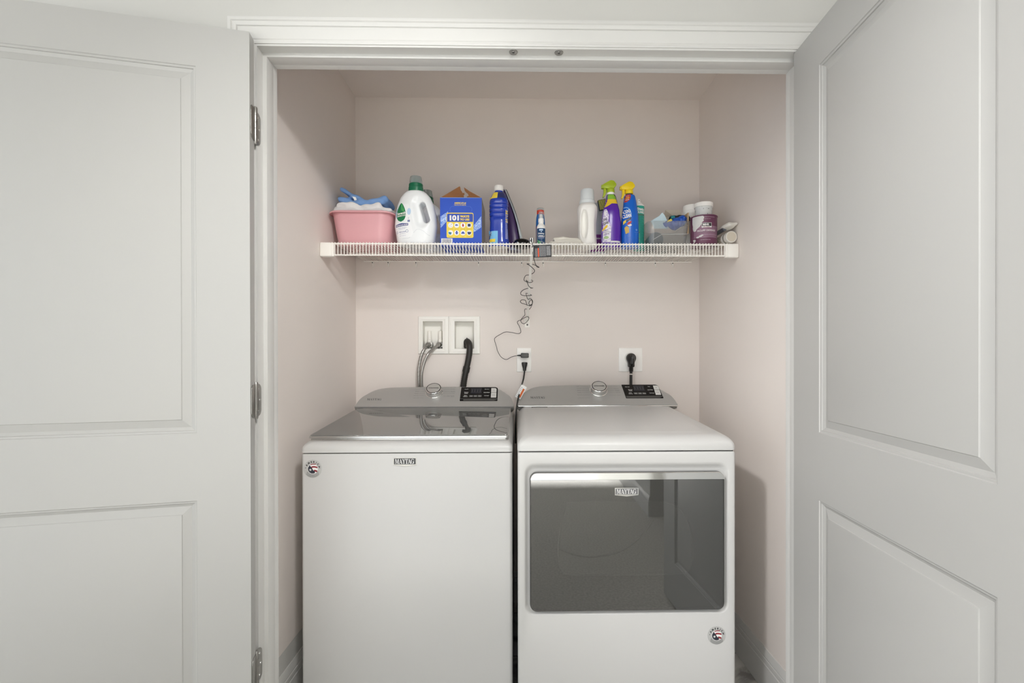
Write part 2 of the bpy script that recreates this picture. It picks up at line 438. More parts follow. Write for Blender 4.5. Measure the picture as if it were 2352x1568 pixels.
# skirting boards inside the closet
def skirt(name, pts, inward):
    """pts: two (x, y) ends along the wall; inward: unit vector off the wall"""
    prof = [(0, 0), (.0125, 0), (.0125, .098), (.0105, .101), (.0112, .104), (.0105, .118), (.0085, .121), (.0095, .1245), (.0062, .141), (.003, .149), (0, .149)]
    rs = [[(x + inward[0] * d, y + inward[1] * d, z) for d, z in prof] for x, y in pts]
    return struct(MB().rings(rs).done(name, M_trim, smooth=25))
skirt('baseboard_left', [(XL, JR), (XL, YB)], (1, 0))
skirt('baseboard_right', [(XR, JR), (XR, YB)], (-1, 0))
skirt('baseboard_back', [(XL + .0126, YB), (XR - .0126, YB)], (0, -1))
skirt('baseboard_room_right', [(RX1, RY0), (RX1, 1.3085)], (-1, 0))
skirt('baseboard_partition', [(.98, RY0), (.98, -.55)], (-1, 0))

# casing: a moulded profile mitred round the opening.  (outward from the opening, thickness off the wall)
CP = [(0, 0), (0, .0085), (.0035, .0100), (.0065, .0095), (.0085, .0068), (.0100, .0070), (.0125, .0092), (.030, .0120), (.042, .0135), (.0440, .0118),
      (.0455, .0150), (.0480, .0162), (.0515, .0168), (.0530, .0146), (.0560, .0150), (.0585, .0182), (.0640, .0190), (.0670, .0184), (.0680, .0160), (.0680, 0)]
WF = 1.3165; RV = .0055
def casing(name, a, b, da, db):
    rs = [[(P[0] + D[0] * (o), WF - t, P[1] + D[1] * (o)) for o, t in CP] for P, D in ((a, da), (b, db))]
    return struct(MB().rings(rs).done(name, M_trim, smooth=22))
TL, TR = (XJL - RV, ZJ + RV), (XJR + RV, ZJ + RV)
casing('trim_1', (TL[0], 0), TL, (-1, 0), (-1, 1))
casing('trim_2', TL, TR, (-1, 1), (1, 1))
casing('trim_3', TR, (TR[0], 0), (1, 1), (1, 0))
# jamb with door stop (three boards, mitred)
JP = [(0.0118, JF), (0, JF), (0, 1.3415), (-.0110, 1.3415), (-.0112, 1.3425), (-.0112, 1.3775), (-.0110, 1.3782), (-.0112, 1.379), (-.0112, JR + .004), (.0118, JR + .004)]
def jamb(name, a, b, da, db):
    rs = [[(P[0] + D[0] * o, y, P[1] + D[1] * o) for o, y in JP] for P, D in ((a, da), (b, db))]
    return struct(MB().rings(rs).done(name, M_trim, smooth=22))
JTL, JTR = (XJL, ZJ), (XJR, ZJ)
jamb('trim_4', (XJL, 0), JTL, (-1, 0), (-1, 1))
hj = jamb('trim_5', JTL, JTR, (-1, 1), (1, 1))
jamb('trim_6', JTR, (XJR, 0), (1, 1), (1, 0))

# ball-catch strike plates on the head jamb
for k, (x, lb) in enumerate(((-.010, 'round silver catch plate under the door head, the left one of two'), (.118, 'round silver catch plate under the door head, the right one of two'))):
    t = thing('catch_plate', lb, 'catch plate', (x, 1.3262, ZJ), 0, 'round catch plates under the head jamb')
    MB().lathe([(-.0001, .0125), (-.0012, .0122), (-.0018, .0108), (-.0012, .009), (-.0008, .0055), (-.0016, .005), (-.0016, .0001)], n=32).done('plate', M_satin, t)
    MB().lathe([(-.0017, .0036), (-.0024, .003), (-.0026, .0001)], n=16).done('screw', M_darkgrey, t)

# ---------------------------------------------------------------- doors
DW, DT, DH = .742, .035, 2.053
def door(name, hinge, ang, flip, seen_side):
    """local x runs from the hinge edge to the free edge; local y = 0 is the face seen, +y or -y the thickness"""
    o = bpy.data.objects.new(name, None); COL.objects.link(o); struct(o)
    o.location = hinge; o.rotation_euler = (0, 0, ang)
    s = flip
    b = MB()
    z0, z1 = .012, DH
    pan = [(.125, .609, .215, .829), (.125, .609, 1.003, 1.946)]
    prof = [(0, 0), (.0015, -.0025), (.006, -.0032), (.0072, -.0062), (.0135, -.0088), (.0150, -.0095), (.0340, -.0040), (.0355, -.0022), (.0385, -.0015)]
    for side in (0, 1):
        yb = 0 if side == 0 else s * DT; sg = -1 if side == 0 else 1     # recess direction
        Y = lambda d: yb + (s * -d if side == 0 else s * d)
        xs = [0, .125, .609, DW]; zs = [z0, .215, .829, 1.003, 1.946, z1]
        for i in range(3):
            for j in range(5):
                if i == 1 and j in (1, 3): continue
                b.add([(xs[i], yb, zs[j]), (xs[i + 1], yb, zs[j]), (xs[i + 1], yb, zs[j + 1]), (xs[i], yb, zs[j + 1])], [(0, 1, 2, 3)])
        for (px0, px1, pz0, pz1) in pan:
            rs = [[(px0 + q, Y(d), pz0 + q), (px1 - q, Y(d), pz0 + q), (px1 - q, Y(d), pz1 - q), (px0 + q, Y(d), pz1 - q)] for q, d in prof]
            b.rings(rs, cap0=False, cap1=True)
    for (a, c) in (((0, z0), (0, z1)), ((DW, z0), (DW, z1)), ((0, z0), (DW, z0)), ((0, z1), (DW, z1))):
        b.add([(a[0], 0, a[1]), (c[0], 0, c[1]), (c[0], s * DT, c[1]), (a[0], s * DT, a[1])], [(0, 1, 2, 3)])
    bm = bmesh.new(); me = bpy.data.meshes.new('x'); me.from_pydata(b.v, [], b.f); bm.from_mesh(me); bpy.data.meshes.remove(me)
    bmesh.ops.remove_doubles(bm, verts=bm.verts, dist=1e-5)
    eds = [e for e in bm.edges if all((abs(v.co.x) < 1e-5 or abs(v.co.x - DW) < 1e-5 or abs(v.co.z - z1) < 1e-5) and (abs(v.co.y) < 1e-5 or abs(v.co.y - s * DT) < 1e-5) for v in e.verts)
           and len(e.link_faces) == 2 and e.calc_face_angle(0) > 1.2]
    bmesh.ops.recalc_face_normals(bm, faces=bm.faces)
    bmesh.ops.bevel(bm, geom=eds, offset=.0015, segments=2, profile=.5, affect='EDGES')
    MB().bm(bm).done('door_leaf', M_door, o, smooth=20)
    return o
# left door folded right back (12 degrees off the wall), right door square to the wall
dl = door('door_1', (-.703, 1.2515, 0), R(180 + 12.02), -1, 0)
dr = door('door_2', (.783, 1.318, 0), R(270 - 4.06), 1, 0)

def hinge(parent, z, side, jx, edge_pts):
    """knuckle barrel and two leaves.  world coordinates, on a child of the door (door empties are un-rotated into it)"""
    inv = Matrix.LocRotScale(parent.location, parent.rotation_euler, None).inverted()
    px, py = edge_pts
    h = MB().lathe([(z - .0505, .003), (z - .0500, .0048), (z - .047, .0056), (z - .046, .0060), (z - .028, .0060), (z - .0278, .0054), (z - .0272, .0054), (z - .027, .0060),
                    (z - .0095, .0060), (z - .0093, .0054), (z - .0087, .0054), (z - .0085, .0060), (z + .0085, .0060), (z + .0087, .0054), (z + .0093, .0054), (z + .0095, .0060),
                    (z + .027, .0060), (z + .0272, .0054), (z + .0278, .0054), (z + .028, .0060), (z + .046, .0060), (z + .047, .0056), (z + .0500, .0048), (z + .0505, .003)], px, py, 20)
    h.xf(inv); ho = h.done('hinge', M_satin, parent)
    # leaf on the jamb: runs back (+y) along the jamb face
    P = rr(0, .034, z - .0445, z + .0445, (.0, .016, .016, .0), 6)
    l = MB().prism(P, 0, .0022, .0004)
    l.xf(Matrix(((0, side, 0, jx), (1, 0, 0, py), (0, 0, 1, 0), (0, 0, 0, 1)))); l.xf(inv); l.done('jamb_leaf', M_satin, ho)
    # leaf on the door's edge
    e0 = Vector((0, 0, 0))
    l2 = MB().prism(rr(-.003, .030, z - .0445, z + .0445, (.0, .016, .016, .0), 6), 0, .0022, .0004)
    l2.xf(Matrix(((0, -1, 0, 0), (-parent['s'], 0, 0, parent['s'] * DT), (0, 0, 1, 0), (0, 0, 0, 1)))) if False else l2.xf(Matrix(((0, -1, 0, .0001), (parent['s'] * -1, 0, 0, parent['s'] * DT), (0, 0, 1, 0), (0, 0, 0, 1))))
    l2.done('door_plate', M_satin, ho)
    for dz, dy in ((-.030, .020), (0, .026), (.030, .020)):
        s = MB().lathe([(0, .0034), (.0008, .003), (.0009, .0012), (.0002, .001)], 0, 0, 14)
        s.xf(Matrix(((0, 0, side, jx + side * .0022), (0, 1, 0, py + dy), (1, 0, 0, z + dz), (0, 0, 0, 1)))); s.xf(inv); s.done('screw', M_chrome, ho)
dl['s'] = -1; dr['s'] = 1
for z in (.350, 1.080, 1.826):
    hinge(dl, z, 1, XJL + .0002, (-.7105, 1.2915))
    hinge(dr, z, -1, XJR - .0002, (XJR + .004, 1.2935))
del dl['s'], dr['s']

# ================================================================== APPLIANCES
def serif_word(wd, h):
    """MAYTAG in a slab-serif, high-contrast capital face, returned centred"""
    T, N, S = .17, .055, .055
    def q(*p): return ([tuple(a) for a in p], [tuple(range(len(p)))])
    def bar(x0, x1, y0, y1): return q((x0, y0), (x1, y0), (x1, y1), (x0, y1))
    def diag(x0, x1, wd_, y0=0, y1=1): return q((x0, y0), (x0 + wd_, y0), (x1 + wd_, y1), (x1, y1))
    G = {
        'M': (1.06, [bar(.10, .10 + N, 0, 1), bar(.80, .80 + T, 0, 1), q((.08, 1), (.08 + T * 1.25, 1), (.56, .06), (.46, .06)), q((.46, .06), (.52, .06), (.86, 1), (.80, 1)),
                     bar(0, .26, 0, S), bar(.70, 1.06, 0, S), bar(0, .2, 1 - S, 1), bar(.86, 1.06, 1 - S, 1)]),
        'A': (.94, [diag(.12, .42, N + .01), q((.38, 1), (.50, 1), (.86, 0), (.68, 0)), bar(.24, .66, .30, .30 + S), bar(0, .28, 0, S), bar(.58, .94, 0, S)]),
        'Y': (.90, [q((.08, 1), (.26, 1), (.54, .48), (.38, .46)), q((.46, .46), (.52, .46), (.78, 1), (.72, 1)), bar(.37, .54, 0, .50), bar(.26, .66, 0, S), bar(0, .36, 1 - S, 1), bar(.60, .90, 1 - S, 1)]),
        'T': (.82, [bar(.33, .33 + T, 0, 1), bar(0, .82, 1 - S, 1), bar(.20, .64, 0, S), q((0, .70), (.05, .70), (.12, 1), (0, 1)), q((.77, .70), (.82, .70), (.82, 1), (.70, 1))]),
    }
    g = []
    for i in range(20):
        a0, a1 = R(48 + i * 13.2), R(48 + (i + 1) * 13.2)
        def rp(a, o): return (.46 + (.46 if o else (.46 - .055 - .13 * abs(math.cos(a)) ** 1.5)) * math.cos(a), .5 + (.52 if o else .455) * math.sin(a))
        g.append(q(rp(a0, 1), rp(a1, 1), rp(a1, 0), rp(a0, 0)))
    g += [bar(.66, .66 + T, .04, .44), bar(.52, .92, .42, .42 + S), q((.76, .66), (.80, .66), (.80, 1), (.76, 1))]
    G['G'] = (.94, g)
    x = 0; out = []
    for c in wd:
        w_, parts = G[c]
        for p in parts: out.append(([(u + x, v) for u, v in p[0]], p[1]))
        x += w_ + (-.06 if c in 'AYT' else .06)
    j = join_uv(*out); return [((u - x / 2) * h, (v - .5) * h) for u, v in j[0]], j[1]

M_ink = mat('dark_print', '#2f2f30', .5)
M_inkgrey = mat('grey_print', '#6d6c6a', .5)
M_whiteprint = mat('white_print', '#f1f1ef', .5)
M_lidglass = mat_glass('smoked_lid_glass', '#4a4b4b', .015, .25, 2.5, '#6c6d6c')
M_doorglass = mat_glass('smoked_door_glass', '#8f8f8d', .02, .80, 2.5, '#4a4a48')
M_sticker = mat('silver_sticker', '#c2c2c0', .35, .2)
M_navy = mat('navy_print', '#2c2e3a', .5)
M_brick = mat('dark_red_print', '#8f3038', .5)

def america_sticker(parent, S, cu, cv, r):
    """round silver badge: AMERICA on an arc, gear, stripes, star, arcs of small print"""
    d = S.put('sticker', disc_uv(cu, cv, r, nr=28, nc=6), M_sticker, parent, .0005)
    k = r
    S.put('badge_field', tr_uv(disc_uv(0, 0, .56 * k, nr=20, nc=4), cu, cv), M_whiteprint, d, .0008)
    word = 'AMERICA'; angs = [148, 124, 101, 79, 60, 41, 18]
    gl = []
    for c, a in zip(word, angs):
        t = text_uv(c, h=.21 * k, bold=.05); gl.append(tr_uv(t, cu + .76 * k * math.cos(R(a)), cv + .76 * k * math.sin(R(a)), a - 90))
    S.put('lettering', join_uv(*gl), M_ink, d, .0009)
    # red waving stripes
    def stripe(v0, u0, u1, th):
        rs_v, rs_f = [], []
        for i in range(9):
            u = u0 + (u1 - u0) * i / 8; b = v0 - ((u - .12) ** 2) * .55
            rs_v += [(cu + u * k, cv + (b - th / 2) * k), (cu + u * k, cv + (b + th / 2) * k)]
        for i in range(8): rs_f.append((2 * i, 2 * i + 1, 2 * i + 3, 2 * i + 2))
        return rs_v, rs_f
    S.put('stripes', join_uv(stripe(.52, -.24, .34, .09), stripe(.22, -.14, .52, .17), stripe(-.20, .14, .50, .20)), M_brick, d, .0011)
    # dark toothed gear with a mountain-like spike
    gp = []
    for i in range(24):
        a = R(150 + i * 6.5); rr_ = (.56 if i % 2 else .47); gp.append((cu + rr_ * k * math.cos(a), cv + rr_ * k * math.sin(a)))
    gear = gp + [(cu + .20 * k, cv - .20 * k), (cu + .08 * k, cv - .20 * k), (cu - .08 * k, cv + .10 * k), (cu - .36 * k, cv + .44 * k)]
    gc = (cu - .16 * k, cv - .12 * k); ng = len(gear)
    S.put('gear_mark', (gear + [gc], [(i, (i + 1) % ng, ng) for i in range(ng)]), M_navy, d, .0013)
    st = [(cu + (-.24 + (.15 if i % 2 == 0 else .065) * math.cos(R(90 + 30 * i))) * k, cv + (-.10 + (.15 if i % 2 == 0 else .065) * math.sin(R(90 + 30 * i))) * k) for i in range(12)]
    S.put('star_mark', poly_uv(st), M_whiteprint, d, .0015)
    small = []
    for j, rad in enumerate((.66, .74, .82, .90)):
        a = 205 + j * 5
        while a < 335 - j * 5:
            w_ = 4 + (a * 7 + j * 3) % 5; small.append(ring_uv(cu, cv, (rad - .015) * k, (rad + .015) * k, a, a + w_, 3)); a += w_ + 2
    for a in (172, 8): small.append(tr_uv(disc_uv(0, 0, .045 * k, nr=8, nc=4), cu + .78 * k * math.cos(R(a)), cv + .78 * k * math.sin(R(a))))
    S.put('small_print', join_uv(*small), M_ink, d, .0009)

def nameplate(parent, S, cu, cv, w_, h, dark):
    o = S.put('nameplate', join_uv(rect_uv(cu - w_ / 2, cu + w_ / 2, cv - h * .38, cv + h / 2, 1, 6), poly_uv([(cu - w_ / 2, cv - h * .38), (cu, cv - h * .56), (cu + w_ / 2, cv - h * .38)])), M_satin if dark else M_chrome, parent, .0016)
    # thickness of the plate
    mb = MB(); P = []
    vs = [v.co.copy() for v in o.data.vertices]
    S.put('plate_field', rect_uv(cu - w_ / 2 + .0022, cu + w_ / 2 - .0022, cv - h * .38 + .0022, cv + h / 2 - .0022, 1, 4), mat('nameplate_field_dark', '#333437', .3) if dark else mat('nameplate_field_grey', '#77777a', .25, .6), o, .0020)
    wd_ = serif_word('MAYTAG', h * .56); kx = .82 * w_ / (max(a[0] for a in wd_[0]) - min(a[0] for a in wd_[0]))
    S.put('lettering', tr_uv(wd_, cu, cv + .06 * h, 0, kx, 1), M_whiteprint if dark else mat('bright_metal_letter', '#dededc', .3, .3), o, .0024, stagger=1e-5)
    return o

def console(t, x0, x1, yb, zb, ins, tlabels, knob_x, logo_x, pan, legends, is_dryer):
    """sloped control console; face direction (0, .774, .633)"""
    prof = []   # (along-face v, out-of-face n) then back
    dirv = Vector((0, .774, .633)); nrm = Vector((0, -.633, .774))
    secs = [(0.0, -.02), (.0, -.001), (.0015, .0015), (.006, .0022), (.012, 0), (.03, 0), (.05, 0), (.07, 0), (.09, 0), (.11, 0), (.122, -.0006), (.131, -.003), (.138, -.008), (.142, -.016)]
    pts = []
    base = Vector((0, yb, zb))
    for v, n in secs: p = base + dirv * v + nrm * n; pts.append((p.y, p.z, v / .142))
    yt, zt, _ = pts[-1]; pts += [(yt + .012, zt - .010, 1.0), (yt + .022, zt - .03, 1.0), (yt + .026, zb - .03, .7)]
    N = 44; rings = []
    for y, z, f in pts:
        r = []; f = max(0, min(1, f)); ee = ins * (f ** 1.5)
        xa, xb = x0 + ee, x1 - ee
        for i in range(N + 1):
            s_ = -1 + 2 * i / N; s2 = math.copysign(1 - (1 - abs(s_)) ** 1.5, s_) if False else s_
            dz = (-.006 * s_ * s_ - .034 * abs(s_) ** 11) * (f ** 2)
            r.append(((xa + xb) / 2 + (xb - xa) / 2 * s2, y + dz * .9, z + dz))
        rings.append(r)
    mb = MB(); mb.rings(rings, cap0=False, cap1=False, closed=False)
    # ends
    n = N + 1
    left = [i * n for i in range(len(rings))]; right = [i * n + N for i in range(len(rings))]
    mb.f.append(tuple(left)); mb.f.append(tuple(right[::-1])); mb.f.append(tuple([0 * n + k for k in range(n)] + [(len(rings) - 1) * n + k for k in range(n)][::-1]))
    co = mb.done('control_console', M_console, t, smooth=50)
    S = Surf(co, (0, yb, zb), (1, 0, 0), tuple(dirv), back=.1)
    S.put('lettering', tr_uv(serif_word('MAYTAG', .0118), logo_x, .049), M_ink, co, .0004, stagger=1e-5)
    # cycle legends and pointer lines
    for (u, v, s_, al) in legends:
        tx = text_uv(s_, h=.0042); wdt = max(a[0] for a in tx[0]) - min(a[0] for a in tx[0])
        du = u + wdt / 2 if al == 'l' else u - wdt / 2
        lx0, lx1 = (u + wdt + .003, knob_x - .044) if al == 'l' else (knob_x + .044, u - wdt - .003)
        S.put('legend', join_uv(tr_uv(tx, du, v), rect_uv(lx0, lx1, v - .0003, v + .0003, 1, 2)), M_inkgrey, co, .0004)
    # knob
    kb = base + dirv * .0925; K = Matrix.Translation((knob_x, kb.y, kb.z)) @ Matrix(((1, 0, 0, 0), (0, dirv.y, nrm.y, 0), (0, dirv.z, nrm.z, 0), (0, 0, 0, 1)))
    k = MB().lathe([(.0, .0395), (.002, .0395), (.004, .0372), (.021, .0362), (.0250, .0350), (.0268, .0330), (.0270, .0325)], n=48).xf(K).done('knob', M_chrome, co, smooth=40)
    MB().lathe([(.0262, .0325), (.0274, .0316), (.0276, .0308), (.0274, .0002)], n=48).xf(K).done('knob_face', mat_brushed('spun_metal', '#d2d1cd', .35, .55, (90, 90, 90)), k)
    MB().rings([[(r * math.cos(a * math.pi / 24), r * math.sin(a * math.pi / 24), .0279) for a in range(48)] for r in (.0324, .0296)], False, False).xf(K).done('knob_ring', M_black, k)
    tx = text_uv('EXTRA POWER', w=.046, h=.0052, bold=.04)
    mb = MB().add([(u, v + .001, .0280) for u, v in tx[0]], tx[1]).xf(K).done('lettering', M_ink, k, recalc=False)
    # display panel
    u0, u1, v0, v1 = pan; mp = (u0 + u1) / 2; W = u1 - u0; H = v1 - v0
    lean = .006 if is_dryer else 0
    shape = rr(u0, u1, v0, v1, (.003, .003, .014, .002), 5)
    pb = MB(); a = []; b = []
    for (u, v) in shape:
        uu = u - lean * (v - v0) / H
        p = base + dirv * v + Vector((uu, 0, 0)); a.append(tuple(p - nrm * .002)); b.append(tuple(p + nrm * .0016))
    pb.rings([a, b]); po = pb.done('display_panel', M_blackgloss, co, smooth=30)
    S2 = Surf([co, po], (0, yb, zb), (1, 0, 0), tuple(dirv), back=.1)
    S2.put('panel_strip', rect_uv(u0 + .001, u1 - .001, v0 + .0008, v0 + .014, 1, 4), M_darkgrey, po, .0005)
    S2.put('readout', rect_uv(u0 + W * .27, u0 + W * .56, v0 + H * .52, v0 + H * .92, 1, 4), mat('readout_grey', '#2c2d33', .25), po, .0005)
    seg = []
    for i in range(4):
        cx = u0 + W * (.305 + .073 * i)
        seg += [poly_uv([(cx - .004, v0 + H * .58), (cx - .003, v0 + H * .58), (cx + .004, v0 + H * .88), (cx + .003, v0 + H * .88)]), poly_uv([(cx + .003, v0 + H * .58), (cx + .004, v0 + H * .58), (cx - .003, v0 + H * .88), (cx - .004, v0 + H * .88)])]
    S2.put('digits', join_uv(*seg), M_darkgrey, po, .0008)
    L = tlabels; out = []
    for (fx, fy, s_) in L: out.append(tr_uv(text_uv(s_, h=.0043, bold=.02), u0 + W * fx, v0 + H * fy))
    S2.put('lettering', join_uv(*out), M_whiteprint, po, .0006)
    for i in range(3):
        S2.put('touch_key', rect_uv(u0 + W * (.24 + .115 * i), u0 + W * (.34 + .115 * i), v0 + H * .27, v0 + H * .40, 1, 2), M_inkgrey, po, .0006)
    for (a0, a1, nm) in ((.60, .92, 'power_button'), (.22, .58, 'start_button')):
        sh = rr(u0 + W * .82, u0 + W * .965, v0 + H * a0, v0 + H * a1, (.001, .001, .009 if nm[0] == 'p' else .001, .001), 5)
        bo = S2.put(nm, poly_uv(sh), mat('button_white', '#d3d2ce', .35), po, .0009)
        cu, cv = u0 + W * .892, v0 + H * (a0 + a1) / 2
        mk = ring_uv(cu, cv, .0022, .0029, 0, 360, 16) if nm[0] == 'p' else join_uv(poly_uv([(cu - .005, cv - .003), (cu - .001, cv), (cu - .005, cv + .003)]), rect_uv(cu + .001, cu + .002, cv - .003, cv + .003, 1, 1), rect_uv(cu + .003, cu + .004, cv - .003, cv + .003, 1, 1))
        S2.put('symbol', mk, M_inkgrey, bo, .0012)
    return co

# ---------------------------------------------------------------- washer
WX0, WX1, WY0, WY1 = -.7120, -.0175, 1.5606, 2.235
t = thing('washing_machine', 'white top-loading washing machine with a smoked glass lid, on the left', 'washing machine', ((WX0 + WX1) / 2, (WY0 + WY1) / 2, 0))
inv = Matrix.Translation(t.location).inverted()
def local(o):
    o.data.transform(Matrix.Translation(-Vector(o.parent.location)) if False else Matrix.Identity(4)); return o
class Frame:
    """build children in world coordinates, then shift them under their thing"""
    pass
t_w = t
def cab(x0, x1, y0, y1, z0, z1, r=.010):
    secs = []
    for z, i in ((z0, .002), (z0 + .002, 0), (z1 - .003, 0), (z1 - .0006, .0012), (z1, .003)):
        secs.append([(x, y, z) for x, y in rr(x0 + i, x1 - i, y0 + i, y1 - i, r, 5)])
    return MB().rings(secs)
def top_cap(x0, x1, y0, y1, z0, zr, slope, name, parent, m, r=.03, ridge=None):
    """rounded cap: rises from z0 to zr with a soft shoulder, its top sloping up to the back"""
    rs = []; steps = 9
    rs.append([(x, y, z0) for x, y in rr(x0 + .003, x1 - .003, y0 + .003, y1, .012, 6)])
    rs.append([(x, y, z0 + .0018) for x, y in rr(x0, x1, y0, y1, .013, 6)])
    H = zr - z0
    for i in range(steps + 1):
        a = math.pi / 2 * i / steps; ins = r * (1 - math.cos(a)); z = z0 + H - (H * .72) * (1 - math.sin(a)); 
        rs.append([(x, y, z + slope * max(0, (y - y0)) * (z - z0) / H) for x, y in rr(x0 + ins, x1 - ins, y0 + ins, y1 - ins * .2, .014 + ins * .5, 6)])
    if ridge:
        for ins, dz in ridge:
            rs.append([(x, y, zr + dz + slope * (y - y0)) for x, y in rr(x0 + ins, x1 - ins, y0 + ins, y1 - .01, .03, 6)])
    return MB().rings(rs).done(name, m, parent, smooth=50)
def reparent(objs, t):
    for o in objs: o.data.transform(Matrix.Translation(-t.location))
before = set(bpy.data.objects)
cabw = cab(WX0, WX1, WY0, WY1, .012, .8775).done('cabinet', M_enamel, t, smooth=30)
MB().box(WX0 + .006, WX1 - .006, WY0 + .006, WY1 - .01, .8776, .8799).done('gap_seal', M_gasket, t, smooth=0)
top_cap(WX0 - .001, WX1 + .001, WY0 - .003, WY1, .880, .914, .058, 'top_cover', t, M_enamel, .024)
for x in (WX0 + .05, WX1 - .05):
    for y in (WY0 + .05, WY1 - .05): MB().lathe([(0, .02), (.008, .02), (.0119, .012)], x, y, 20).done('foot', M_black, t)
Sw = Surf(cabw, (0, WY0, 0), (1, 0, 0), (0, 0, 1), back=.05)
nameplate(t, Sw, -.3720, .8500, .0760, .0275, True)
america_sticker(t, Sw, -.6740, .8285, .0300)
# lid: chrome edged smoked glass, sloping up to the console
lz = lambda y: .9325 + (y - 1.60) * .0755
LX0, LX1, LY0, LY1 = -.7010, -.0290, 1.588, 2.083
def lid_ring(i, dz): return [(x, y, lz(y) + dz) for x, y in rr(LX0 + i, LX1 - i, LY0 + i, LY1 - i * .1, (.010, .010, .002, .002), 4)]
lid = MB().rings([lid_ring(.008, -.020), lid_ring(.003, -.0185), lid_ring(.001, -.0165), lid_ring(.0035, -.0128), lid_ring(.0035, -.0112), lid_ring(0, -.0085), lid_ring(.0004, -.002), lid_ring(.0030, -.0004)]).done('lid', mat('lid_silver', '#c9c8c5', .22, .85), t, smooth=30)
LG = MB().rings([lid_ring(.0025, -.0003), lid_ring(.003, .0012), lid_ring(.0045, .0016)]).done('lid_glass', M_lidglass, lid, smooth=30)
Sl = Surf(LG, (0, 0, 1.2), (1, 0, 0), (0, 1, 0), back=.5)
hd = [(-.034, 1.875), (-.060, 1.868), (-.078, 1.820), (-.084, 1.740), (-.083, 1.690), (-.070, 1.650), (-.034, 1.608)]
def line_uv(pts, w_):
    vs, fs = [], []
    for i, (a, b) in enumerate(pts):
        p = pts[max(i - 1, 0)]; n = pts[min(i + 1, len(pts) - 1)]; dx, dy = n[0] - p[0], n[1] - p[1]; L = math.hypot(dx, dy) or 1
        vs += [(a - dy / L * w_ / 2, b + dx / L * w_ / 2), (a + dy / L * w_ / 2, b - dx / L * w_ / 2)]
    for i in range(len(pts) - 1): fs.append((2 * i, 2 * i + 1, 2 * i + 3, 2 * i + 2))
    return vs, fs
Sl.put('reflection_outline', line_uv([p[:2] for p in catmull([(a, b, 0) for a, b in hd], 5)], .0016), M_gasket, lid, .0005)  # outline of a reflection, painted on the lid glass as a dark line
# basin rim below the glass
MB().rings([[(-.365 + r * math.cos(a * math.pi / 32), 1.835 + r * .74 * math.sin(a * math.pi / 32), lz(1.835 + r * .74 * math.sin(a * math.pi / 32)) - .0045 - (.004 if r < .2 else 0)) for a in range(64)] for r in (.262, .255, .248)], False, False).done('lid_rim', M_darkgrey, lid)
lgW = [(-.468, .1293, 'Normal/Regular', 'l'), (-.470, .1145, 'Heavy Duty', 'l'), (-.468, .1000, 'Whites', 'l'), (-.469, .0860, 'Towels', 'l'), (-.470, .0715, 'Bulky Items', 'l'), (-.470, .0560, 'Custom Cycle', 'l'),
       (-.286, .1285, 'Quick Wash', 'r'), (-.286, .1145, 'Delicates', 'r'), (-.286, .1000, 'Wrinkle', 'r'), (-.286, .0945, 'Control', 'r'), (-.286, .0850, 'Drain & Spin', 'r'), (-.286, .0700, 'Clean Washer', 'r'), (-.286, .0640, 'affresh', 'r')]
TLW = [(.145, .84, 'Deep Fill'), (.15, .62, 'Remote'), (.15, .54, 'Enable'), (.14, .38, 'Fabric'), (.14, .30, 'Softener'), (.70, .84, 'Delay Start'), (.70, .60, 'Extra Rinse'), (.70, .36, 'Cycle Signal'), (.29, .335, 'Soil'), (.405, .335, 'Temp'), (.52, .335, 'Spin')]
console(t, -.7180, -.0160, 2.086, .9715, .036, TLW, -.3800, -.6420, (-.2590, -.0900, .0362, .1250), lgW, False)
for o in set(bpy.data.objects) - before: o.data.transform(Matrix.Translation(-t.location))

# ---------------------------------------------------------------- dryer
DX0, DX1, DY0, DY1 = .0005, .6865, 1.466, 2.19
t = thing('dryer', 'white front-loading dryer with a smoked glass door, on the right', 'dryer', ((DX0 + DX1) / 2, (DY0 + DY1) / 2, 0))
before = set(bpy.data.objects)
MB().box(DX0, DX1, DY0 + .03, DY1, .012, .8985, .004).done('cabinet', M_enamel, t, smooth=30)
# front panel: rounded outer edge, soft recess round the door
fr_ = []
def fring(x0, x1, z0, z1, r, y): return [(x, y, z) for x, z in rr(x0, x1, z0, z1, r, 8)]
fr_.append(fring(DX0, DX1, .012, .8985, .008, DY0 + .0299))
fr_.append(fring(DX0, DX1, .012, .8985, .008, DY0 + .008))
for i in range(1, 6):
    a = math.pi / 2 * i / 5; fr_.append(fring(DX0 + .008 * (1 - math.cos(a)), DX1 - .008 * (1 - math.cos(a)), .012 + .008 * (1 - math.cos(a)), .8985 - .008 * (1 - math.cos(a)), .008, DY0 + .008 * (1 - math.sin(a))))
RQ = (.020, .666, .388, .866)
for i in range(0, 7):
    f = i / 6; sm = f * f * (3 - 2 * f)
    fr_.append(fring(RQ[0] + .014 * f, RQ[1] - .014 * f, RQ[2] + .012 * f, RQ[3] - .024 * f, .030 - .006 * f, DY0 + .011 * sm))
front = MB().rings(fr_, cap0=False, cap1=True).done('front_panel', M_enamel, t, smooth=60)
MB().box(DX0 + .006, DX1 - .006, DY0 + .006, DY1 - .01, .8986, .9008).done('gap_seal', M_gasket, t, smooth=0)
top_cap(DX0 - .001, DX1 + .001, DY0 - .001, DY1, .9015, .9460, .056, 'top_cover', t, M_enamel, .040, ridge=((.058, 0), (.066, .0016), (.075, .0018)))
for x in (DX0 + .05, DX1 - .05):
    for y in (DY0 + .05, DY1 - .05): MB().lathe([(0, .02), (.008, .02), (.0119, .012)], x, y, 20).done('foot', M_black, t)
